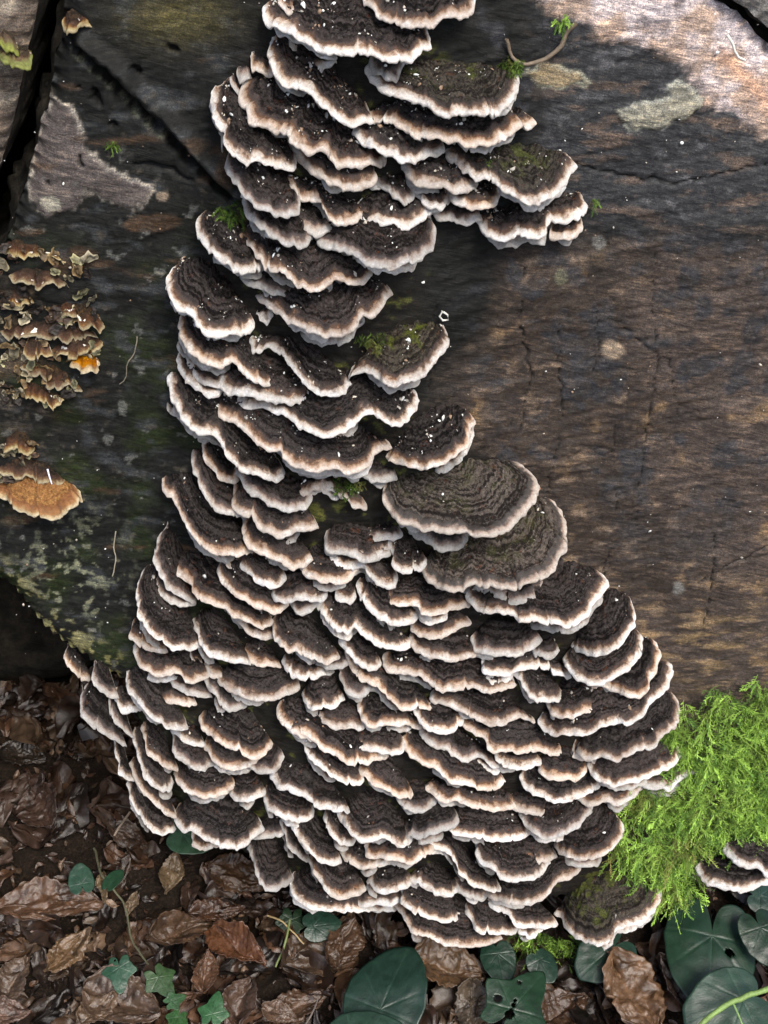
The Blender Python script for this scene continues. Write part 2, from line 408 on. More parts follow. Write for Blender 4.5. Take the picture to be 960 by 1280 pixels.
CRACKS = [  # (pixels, width px, depth m)
    ([(85, 48), (130, 88), (165, 128), (205, 160), (245, 200), (290, 245)], 8, 0.012),
    ([(820, 300), (815, 380), (822, 450), (812, 520), (800, 600), (795, 660)], 0.9, 0.0015),
    ([(655, 330), (650, 400), (662, 470), (650, 540)], 1.0, 0.002),
    ([(700, 400), (697, 450), (704, 520), (690, 590), (672, 650)], 1.0, 0.002),
    ([(770, 520), (766, 580), (772, 640)], 0.8, 0.001),
    ([(745, 380), (748, 430), (740, 470)], 0.9, 0.001),
    ([(760, 395), (800, 430), (838, 450), (848, 520)], 1.0, 0.0012),
    ([(895, 670), (890, 720), (880, 780)], 1.0, 0.002),
    ([(870, 730), (940, 690), (965, 675)], 1.0, 0.002),
    ([(715, 205), (780, 222), (850, 228), (960, 205)], 1.6, 0.002),
    ([(760, 690), (745, 760), (735, 800)], 0.9, 0.001),
    ([(545, 370), (540, 430), (536, 480)], 0.9, 0.001),
    ([(168, 85), (174, 88)], 4, 0.008), ([(212, 58), (224, 64)], 4, 0.008), ([(118, 115), (122, 130)], 5, 0.008), ([(136, 155), (146, 158)], 3, 0.006),
    ([(95, 108), (99, 108)], 2, 0.004), ([(100, 195), (104, 208)], 2.5, 0.004), ([(60, 228), (62, 230)], 3, 0.004),
    ([(170, 205), (205, 208), (240, 222)], 4, 0.004),
    ([(760, 690), (745, 760), (735, 800)], 1.2, 0.002),
    ([(545, 370), (540, 430), (536, 480)], 1.0, 0.002),
]
PATCH_L = [(62, 125), (90, 132), (97, 150), (108, 185), (140, 210), (175, 228), (192, 235), (180, 255), (165, 262), (130, 248), (108, 235), (95, 262), (60, 268), (35, 245), (38, 190), (55, 150)]
PATCH_R = [(772, 140), (800, 128), (828, 122), (848, 98), (862, 104), (868, 118), (880, 122), (872, 140), (850, 152), (812, 161), (785, 158)]
PATCH_S = [(655, 90), (680, 80), (705, 84), (728, 92), (735, 102), (700, 110), (672, 106)]
TANRIM = [(600, -60), (660, 12), (720, 38), (760, 60), (800, 66), (850, 92), (870, 118), (900, 150), (945, 172), (1000, 200), (1100, 330), (1300, 300), (1200, -100), (900, -300), (700, -300)]
def crack_fields(px):
    c = np.zeros(len(px)); g = np.zeros(len(px))
    jit = np.c_[perlin(np.c_[px/14, np.zeros(len(px))]), perlin(np.c_[px/14, np.full(len(px), 5.0)])]*5
    for pts, wd, dp in CRACKS:
        P = np.array(pts, float)
        m = (px[:, 0] > P[:, 0].min()-40) & (px[:, 0] < P[:, 0].max()+40) & (px[:, 1] > P[:, 1].min()-40) & (px[:, 1] < P[:, 1].max()+40)
        if not m.any(): continue
        d, fr_ = polyline_dist((px+jit)[m], pts)
        ww = wd*(0.55+0.45*np.sin(np.pi*np.clip(fr_, 0.02, 0.98)))
        k = np.exp(-(d/ww)**2)
        c[m] = np.maximum(c[m], k); g[m] = np.maximum(g[m], k*dp)
    return c, g
def main_relief(A):
    px = px_of(A)
    ca, sa = math.cos(R(-12)), math.sin(R(-12))
    G = np.c_[A[:, 0]*ca-A[:, 1]*sa, A[:, 0]*sa+A[:, 1]*ca]
    h = 0.0035*fbm(np.c_[A*14, np.zeros(len(A))], 4)
    rightness = sm(px[:, 0], 480, 620)
    gr = fbm(np.c_[G[:, 0]*26, G[:, 1]*170, np.full(len(A), 3.0)], 5, 0.6)
    h += (0.0004+0.0003*rightness)*gr
    rid = 1-np.abs(fbm(np.c_[A[:, 0]*38+3, A[:, 1]*30, np.full(len(A), 9.0)], 4, 0.6))
    h -= 0.0003*sm(rid, 0.95, 1.0)*rightness
    h += 0.00035*rightness*fbm(np.c_[A[:, 0]*90, A[:, 1]*60, np.full(len(A), 21.0)], 4, 0.65)
    h += 0.00035*fbm(np.c_[A*210, np.full(len(A), 7.0)], 3)
    # raised crusts
    for poly, hh in ((PATCH_L, 0.0014), (PATCH_R, 0.0018), (PATCH_S, 0.0012)):
        pj = px+np.c_[fbm(np.c_[px/16, np.zeros(len(px))], 3), fbm(np.c_[px/16, np.ones(len(px))*4], 3)]*7
        i = inside(pj, poly); d, _ = polyline_dist(pj, poly+[poly[0]])
        h += np.where(i, hh*sm(d, 0, 3), 0)
    c, g = crack_fields(px)
    # the split ridge beside the wedge crack
    d, _ = polyline_dist(px, [(92, 45), (150, 88), (200, 140), (250, 190), (300, 232)])
    h += 0.009*np.exp(-((d-2)/9.0)**2)*(px[:, 1] < 300)
    return h-g
def mixc(c, new, f):
    return c*(1-f[:, None])+np.asarray(new)*f[:, None]
def main_colour(A, H):
    px = px_of(A); n = len(A); x, y = px[:, 0], px[:, 1]
    z = np.zeros(n)
    n1 = fbm(np.c_[A*22, z], 4); n2 = fbm(np.c_[A*60, z+4], 4); n3 = fbm(np.c_[A[:, 0]*30, A[:, 1]*110, z+8], 5, 0.6)
    n4 = fbm(np.c_[A*11, z+12], 3); n5 = fbm(np.c_[A*190, z+15], 3)
    c = np.tile(np.array([0.006, 0.0066, 0.0062]), (n, 1))
    # greenish wet left side
    c = mixc(c, (0.011, 0.017, 0.005), sm(n1, -0.2, 0.5)*sm(x, 560, 300)*sm(y, 180, 480))
    c = mixc(c, (0.030, 0.034, 0.038), sm(n2+n3*0.8, 0.15, 0.8)*sm(x, 480, 200)*0.8)
    c = mixc(c, (0.045, 0.040, 0.032), sm(n5*0.8+n3*0.6, 0.45, 0.8)*sm(x, 520, 300)*0.7)
    # brown heart to the right
    br = sm(x+n4*110, 520, 640)*sm(y+n1*80-(x-700)*0.1, 250, 340)
    c = mixc(c, (0.038, 0.029, 0.024), br*0.9)
    c = mixc(c, (0.130, 0.098, 0.074), br*sm(n3+n2*0.6, 0.05, 0.75)*0.95)
    c = mixc(c, (0.022, 0.019, 0.019), br*sm(n3*0.8-n2*0.8+n5*0.3, 0.25, 0.65)*0.85)
    c = mixc(c, (0.074, 0.058, 0.051), br*sm(x+n4*90, 780, 900)*0.6)
    c = mixc(c, (0.19, 0.125, 0.065), br*sm(n2-n1*0.4, 0.3, 0.9)*0.6)
    c = mixc(c, (0.026, 0.028, 0.034), sm(n2*0.8+n1*0.7, 0.10, 0.42)*sm(x, 540, 640)*sm(y, 800, 560)*0.85)
    c = mixc(c, (0.030, 0.026, 0.022), sm(n5+n1*0.6, 0.25, 0.7)*br*0.6)
    # lower right, tan smear above the moss
    c = mixc(c, (0.17, 0.12, 0.065), sm(n3+n1*0.4, -0.1, 0.6)*np.exp(-((y-800+(x-850)*0.05)/55)**2)*sm(x, 640, 760)*0.8)
    # top right dark band with brown streaks
    tr = sm(x, 640, 720)*sm(y, 330, 250)
    c = mixc(c, (0.030, 0.032, 0.036), tr*0.85)
    c = mixc(c, (0.085, 0.064, 0.052), tr*sm(n3+n5*0.3, 0.15, 0.6)*0.8)
    c = mixc(c, (0.07, 0.072, 0.08), tr*sm(n5*0.7-n3*0.6+n2*0.3, 0.3, 0.7)*0.7)
    # pale barkless outer wood
    pj = px+np.c_[n1, n2]*24
    it = inside(pj, TANRIM).astype(float); dt, _ = polyline_dist(pj, TANRIM+[TANRIM[0]])
    t = it*sm(dt+n5*10+n2*8, -4, 26)
    c = mixc(c, (0.33, 0.25, 0.205), t*0.95)
    c = mixc(c, (0.50, 0.45, 0.47), t*sm(n2+n4, -0.2, 0.5)*0.85)
    c = mixc(c, (0.46, 0.34, 0.27), t*sm(n3, 0.1, 0.7)*0.7)
    c = mixc(c, (0.10, 0.085, 0.09), t*sm(n2-n1*0.5, 0.25, 0.6)*0.75)
    d, _ = polyline_dist(px, [(905, 70), (935, 100), (970, 140)]); c = mixc(c, (0.50, 0.30, 0.20), np.exp(-(d/10)**2)*0.8)
    # crusts
    pj = px+np.c_[fbm(np.c_[px/16, z], 3), fbm(np.c_[px/16, z+4], 3)]*7
    for poly, col, edge in ((PATCH_L, (0.098, 0.084, 0.080), (0.27, 0.25, 0.22)), (PATCH_R, (0.24, 0.235, 0.19), (0.30, 0.31, 0.27)), (PATCH_S, (0.20, 0.165, 0.105), (0.24, 0.25, 0.20))):
        i = inside(pj, poly).astype(float); d, _ = polyline_dist(pj, poly+[poly[0]])
        c = mixc(c, col, i*(0.8+0.2*np.clip(n3, -1, 1))); c = mixc(c, edge, np.exp(-(d/2.2)**2)*sm(n2, -0.6, 0.2)*0.9)
    for (cx, cy, r, col) in ((765, 440, 15, (0.20, 0.16, 0.12)), (750, 302, 12, (0.15, 0.15, 0.14)), (60, 250, 14, (0.28, 0.27, 0.22)), (205, 245, 8, (0.20, 0.16, 0.12)), (850, 735, 12, (0.17, 0.17, 0.16)),
                             (700, 345, 13, (0.10, 0.10, 0.07)), (110, 235, 8, (0.10, 0.09, 0.08))):
        d = np.hypot(x-cx+n2*9, (y-cy)*1.1+n1*9); c = mixc(c, col, sm(d, r, r*0.6)*0.85)
    c = mixc(c, (0.11, 0.115, 0.11), sm(fbm(np.c_[A*75, z+33], 4, 0.65), 0.62, 0.80)*sm(x, 420, 200)*sm(y, 120, 260)*0.6)
    c = mixc(c, (0.055, 0.034, 0.020), sm(fbm(np.c_[A[:, 0]*20, A[:, 1]*55, z+41], 4), 0.45, 0.75)*sm(x, 480, 300)*0.7)
    # yellow-green lichen along the lower left edge
    edge, _ = polyline_dist(px, [(0, 730), (40, 775), (90, 815), (150, 850)])
    c = mixc(c, (0.24, 0.22, 0.09), sm(edge, 45, 5)*sm(n5*0.7+n2, 0.05, 0.35)*0.9*(x < 190))
    c = mixc(c, (0.15, 0.16, 0.11), np.exp(-(((x-85)/60)**2+((y-720)/70)**2))*sm(n5+n2, 0.25, 0.55)*0.9)
    c = mixc(c, (0.09, 0.08, 0.03), np.exp(-(((x-225)/60)**2+((y-20)/30)**2))*0.6)
    c = mixc(c, (0.09, 0.065, 0.04), np.exp(-(((x-30)/40)**2+((y-440)/90)**2))*sm(n2, -0.2, 0.5)*0.8)
    cr, _ = crack_fields(px)
    c = mixc(c, (0.006, 0.006, 0.006), sm(cr, 0.25, 0.9)*0.9)
    d, _ = polyline_dist(px, [(95, 62), (140, 105), (175, 140), (205, 165)]); c = mixc(c, (0.14, 0.15, 0.11), np.exp(-((d-6)/2.5)**2)*0.6*sm(n5, -0.4, 0.4))
    # old tissue behind the fungi, painted darker for the crevice shade, green mottling
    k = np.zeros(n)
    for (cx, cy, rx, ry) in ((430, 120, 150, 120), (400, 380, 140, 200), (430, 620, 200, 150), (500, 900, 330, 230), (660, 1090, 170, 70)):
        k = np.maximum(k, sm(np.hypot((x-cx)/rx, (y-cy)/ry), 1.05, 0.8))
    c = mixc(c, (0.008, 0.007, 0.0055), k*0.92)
    c = mixc(c, (0.055, 0.06, 0.015), k*sm(n2+n5*0.5, 0.35, 0.7)*0.9)
    return np.clip(c, 0.003, 0.9)
LOG = [(84, -60), (78, 40), (64, 92), (52, 150), (28, 230), (8, 300), (-40, 400), (-70, 520), (-60, 640), (-25, 705), (15, 740), (60, 792), (100, 822), (160, 858), (175, 905), (190, 960), (250, 1020), (330, 1070), (450, 1120), (580, 1140),
       (720, 1115), (860, 1085), (980, 1060), (1120, 980), (1220, 820), (1260, 600), (1230, 380), (1130, 200), (1040, 115), (968, 66), (925, 25), (880, -8), (800, -90), (640, -180), (400, -210), (200, -160)]
main_log = empty('fallen_log', W(480, 1100)[0])
main_log.location = (0, 0, 0)
tag(main_log, 'large dark rotting log end carrying the tall column of bracket fungi', 'log')
FACE = log_piece(main_log, LOG, 0.0, 0.0011, main_colour, main_relief, M_WOOD)

# second log, upper left
def left_relief(A):
    z = np.zeros(len(A)); return 0.005*fbm(np.c_[A*30, z], 4)+0.0025*fbm(np.c_[A*120, z], 3)-0.003*sm(1-np.abs(fbm(np.c_[A[:, 0]*50, A[:, 1]*25, z+2], 3)), 0.9, 1)
def left_colour(A, H):
    z = np.zeros(len(A)); n2 = fbm(np.c_[A*60, z+2], 4); n1 = fbm(np.c_[A*22, z+3], 4)
    c = np.tile(np.array([0.085, 0.068, 0.055]), (len(A), 1))
    c = mixc(c, (0.20, 0.175, 0.14), sm(n2, 0.0, 0.6)); c = mixc(c, (0.035, 0.033, 0.033), sm(n1, 0.1, 0.5)*0.9)
    return np.clip(mixc(c, (0.16, 0.15, 0.07), sm(n1-n2*0.5, 0.4, 0.8)*0.5), 0.003, 0.9)
l2 = empty('split_log', (0, 0, 0)); tag(l2, 'pale brown cracked log at the upper left beyond the black gap', 'log')
log_piece(l2, [(52, -60), (46, 20), (34, 75), (22, 130), (10, 180), (-8, 225), (-55, 300), (-105, 430), (-125, 620), (-105, 800), (-90, 960), (-200, 1080), (-420, 1040), (-520, 800), (-520, 400), (-430, 150), (-340, 40), (-260, -140), (-60, -200), (30, -150)], 0.012, 0.0016, left_colour, left_relief, M_GREYWOOD)  # unseen lower left of the outline is extended to shade the hollow
# third log, upper right corner
def grey_relief(A):
    z = np.zeros(len(A)); return 0.003*fbm(np.c_[A[:, 0]*25, A[:, 1]*60, z], 4)+0.0015*fbm(np.c_[A*160, z], 3)
def grey_colour(A, H):
    z = np.zeros(len(A)); n2 = fbm(np.c_[A[:, 0]*40+A[:, 1]*40, A[:, 1]*150-A[:, 0]*60, z+2], 4)
    c = np.tile(np.array([0.24, 0.23, 0.215]), (len(A), 1))
    return np.clip(mixc(c, (0.42, 0.41, 0.39), sm(n2, -0.1, 0.6)), 0.003, 0.9)
l3 = empty('weathered_log', (0, 0, 0)); tag(l3, 'pale grey weathered log just entering the upper right corner', 'log')
log_piece(l3, [(902, -12), (930, 6), (958, 30), (1010, 72), (1100, 130), (1250, 120), (1350, -20), (1300, -180), (1100, -260), (930, -200), (880, -90)], 0.010, 0.0018, grey_colour, grey_relief, M_GREYWOOD)

hl = empty('added_shade_log', (0, 0, 0)); tag(hl, 'added black log that darkens the hollow beneath the large log', 'log')  # log added only to keep the hollow under the main log dark
def lying_log(root, c, half, rad, seed):
    m, k = 90, 120; th = np.linspace(0, 2*np.pi, m, endpoint=False)[None, :]; t = np.linspace(-1, 1, k)[:, None]
    P = np.stack(np.broadcast_arrays(t*half, np.cos(th), np.sin(th)), -1)
    rr = rad*(1+0.10*fbm(P*np.array([9, 2.5, 2.5])+seed, 4)); e = np.clip((1-np.abs(t))/0.01, 0, 1)**0.5
    V = np.stack([c[0]+t*half+0*th, c[1]+rr*np.cos(th)*e+0.12*t*half, c[2]+rr*np.sin(th)*e], -1)
    mesh_obj('bark', V.reshape(-1, 3), grid_faces(k, m, wrap=True), M_BARK, root)
lying_log(hl, (-0.28, 0.27, ZG+0.085), 0.46, 0.10, 4)

# ------------------------------------------------------------------ forest floor
def floor_h(X, Y):
    z = np.zeros(X.size)
    P = np.c_[X.ravel(), Y.ravel(), z]
    fine = np.exp(-(X.ravel()/1.2)**2-(Y.ravel()/1.2)**2)
    h = 0.014*fbm(P*9, 4)*fine+0.004*fbm(P*70, 4)*fine+0.12*perlin(P*0.5)*(1-fine)
    return h.reshape(X.shape)
u = np.linspace(-1, 1, 420); ax = np.sign(u)*(np.abs(u)*0.55+np.abs(u)**9*60)
X, Y = np.meshgrid(ax, ax-0.05)
Z = ZG-0.006+floor_h(X, Y)
gr = mesh_obj('ground', np.c_[X.ravel(), Y.ravel(), Z.ravel()], grid_faces(420, 420), M_SOIL); tag(gr, kind='structure')

# ------------------------------------------------------------------ bracket fungi
WIN = dict(A=(180, 0), B=(460, 0), C=(180, 250), D=(420, 350), E=(180, 500), F=(420, 550), G=(80, 700), H=(340, 750), I=(600, 680), J=(80, 900), K=(300, 950), L=(560, 930), Q=(0, 280), T=(0, 0))
def zpx(win, pts):
    ox, oy = WIN[win]; return [(ox+x/3.2, oy+y/3.2) for x, y in pts]
CAPV = []   # sampled points on caps for the flecks
def build_bracket(pts, eL, em, eR, mat, root, off=0.0, droop=22, margin=5.0, thick=3.4, step=2.0, wob=1.0, seed=0, camber=0.10, cols=1.0):
    P = np.array(pts, float)
    ext0 = P[0]; ext1 = P[-1]; cx = P[:, 0].mean()
    def ret(p, e):
        d = np.sign(cx-p[0]) or 1
        return np.array([[p[0]+d*0.06*e, p[1]-0.5*e], [p[0]+d*0.38*e, p[1]-e]])
    if eL > 1: q = ret(P[0], eL); P = np.vstack([q[1], q[0], P])
    if eR > 1: q = ret(P[-1], eR); P = np.vstack([P, q[0], q[1]])
    C = catmull(P, step); n = len(C)
    t = np.linspace(0, 1, n)
    arc = t*n*step
    win = np.clip(np.minimum(t, 1-t)*n*step/10, 0, 1)
    C = C+(np.c_[perlin(np.c_[arc/21, np.full(n, seed*3.1+50), np.zeros(n)]), perlin(np.c_[arc/21, np.full(n, seed*3.1+50), np.ones(n)*7])]*2.6*wob+np.c_[perlin(np.c_[arc/9, np.full(n, seed*3.1), np.zeros(n)]), perlin(np.c_[arc/7, np.full(n, seed*3.1), np.ones(n)*7])]*2.4*wob+
           np.c_[perlin(np.c_[arc/3.6, np.full(n, seed*3.1), np.zeros(n)]), perlin(np.c_[arc/3.6, np.full(n, seed*3.1), np.ones(n)*7])]*0.75*wob)*win[:, None]
    nick = np.clip(perlin(np.c_[arc/5.5, np.full(n, seed*5.3+9), np.zeros(n)])-0.42, 0, 1)*16*wob
    C[:, 1] -= nick*win
    E0, E1 = C[0], C[-1]
    base = E0+(E1-E0)*t[:, None]
    width = abs(E1[0]-E0[0])+1
    cxm = (E0[0]+E1[0])/2; base[:, 0] = cxm+(base[:, 0]-cxm)*0.92
    base[:, 1] -= em*4*t*(1-t)
    lim = C[:, 1]-np.maximum(1.5, 0.16*em*4*t*(1-t)+1.5)
    base[:, 1] = np.minimum(base[:, 1], lim)
    ker = np.hanning(max(5, n//8)|1); ker /= ker.sum(); pad = len(ker)//2
    vb = np.convolve(np.pad(base[:, 1], pad, mode='edge'), ker, 'valid'); base[:, 1] = np.minimum(vb, lim)
    B = W(base[:, 0], base[:, 1], off)
    B -= NW*0.002
    dl = R(droop); d = math.cos(dl)*NW-math.sin(dl)*UW; U = math.cos(dl)*UW+math.sin(dl)*NW
    Rm = on_plane(C[:, 0], C[:, 1], B, U)          # rim points on the bracket's own plane
    L = np.linalg.norm(Rm-B, axis=1)+1e-6
    dirv = (Rm-B)/L[:, None]
    # wavy edge: lift along U
    lift = perlin(np.c_[arc/16, np.full(n, seed*1.7+5), np.zeros(n)])*0.0034*wob+perlin(np.c_[arc/7, np.full(n, seed*1.7+5), np.zeros(n)])*0.0006*wob
    mar = margin*0.001*(1+0.75*perlin(np.c_[arc/16, np.full(n, seed*2.3), np.zeros(n)])); sm_ = np.clip(1-mar/L, 0.25, 0.97)
    T1 = thick*0.001*np.clip(L/0.010, 0.35, 1)*(1+0.7*perlin(np.c_[arc/13, np.full(n, seed+30.), np.zeros(n)])); T0 = T1*1.5
    def top(s):            # s array (rows,1) x n
        Pp = B[None]+(Rm-B)[None]*s[..., None]
        Lr = L[None]*s
        ph = L[None]*(1-s)
        h = camber*np.minimum(L, 0.03)[None]*np.sin(np.pi*np.clip(s, 0, 1))
        ph2 = ph+0.0012*perlin(np.stack([np.broadcast_to(arc/25, s.shape)+seed, ph*300, ph*0], -1))
        h = h+0.0011*perlin(np.stack([ph2*330, ph2*0+seed*1.3, np.broadcast_to(arc/90, s.shape)], -1))*sm(s, 0, 0.3)*(1-sm(s, 0.9, 1))
        q = np.stack([Pp[..., 0]*160, Pp[..., 1]*160, Pp[..., 2]*160+seed], -1)
        h = h+0.0024*fbm(q, 4, 0.7)*sm(1-s, 0, 0.3)
        h = h+lift[None]*s**1.5
        # radial folds running in from the edge
        h = h+0.0007*perlin(np.stack([np.broadcast_to(arc/9, s.shape)+seed, s*0.7, s*0], -1))*sm(s, 0.35, 0.95)
        return Pp+h[..., None]*U
    nr = int(np.clip(L.max()/0.0016, 8, 26))
    sc = np.linspace(0, 1, nr)[:, None]*sm_[None]
    capP = top(sc)
    uvq = (L[None]*(1-sc))*100          # cm from the edge
    al = np.broadcast_to(arc*0.05, sc.shape)
    mesh_obj('cap', capP.reshape(-1, 3), grid_faces(nr, n)[:, ::-1], mat, root, uv=np.stack([uvq, al], -1).reshape(-1, 2))
    # margin: top, rounded nose, short underside
    rs = np.linspace(0, 1, 6)[:, None]; s1 = sm_[None]+(0.985-sm_[None])*rs
    tp = top(s1); puff = (0.0004*np.sin(np.pi*np.clip(rs*0.9, 0, 1)))*np.clip(L/0.012, 0.2, 1)[None]
    tp = tp+puff[..., None]*U
    q1 = L[None]*(1-s1)*100+0.04
    rows = [tp]; qs = [q1]
    edge = tp[-1]
    for k, a in enumerate(np.linspace(0.25, np.pi, 6)):
        r = T1/2
        rows.append((edge+(np.sin(a)*r*0.9)[:, None]*dirv-((1-np.cos(a))*r)[:, None]*U)[None]); qs.append(np.full((1, n), 0.03))
    under = rows[-1][0]
    su = np.clip(1-(mar*0.8)/L, 0.2, 0.95)
    def bot(s):
        Pp = B[None]+(Rm-B)[None]*s[..., None]
        th = T1[None]+(T0-T1)[None]*(1-s)
        h = camber*np.minimum(L, 0.03)[None]*np.sin(np.pi*np.clip(s, 0, 1))*0.6+lift[None]*s**1.5
        return Pp+(h-th)[..., None]*U
    rows.append(bot(su[None])); qs.append(np.full((1, n), 0.08))
    RM = np.concatenate(rows); QS = np.concatenate(qs); m = len(RM)
    mesh_obj('rim', RM.reshape(-1, 3), grid_faces(m, n)[:, ::-1], mat, root, uv=np.stack([QS, np.broadcast_to(arc*0.05, QS.shape)], -1).reshape(-1, 2))
    sb = np.linspace(1, 0, 6)[:, None]*su[None]
    mesh_obj('pore_surface', bot(sb).reshape(-1, 3), grid_faces(6, n)[:, ::-1], F_PORES, root)
    CAPV.append((capP, tp))
    return B, Rm, L

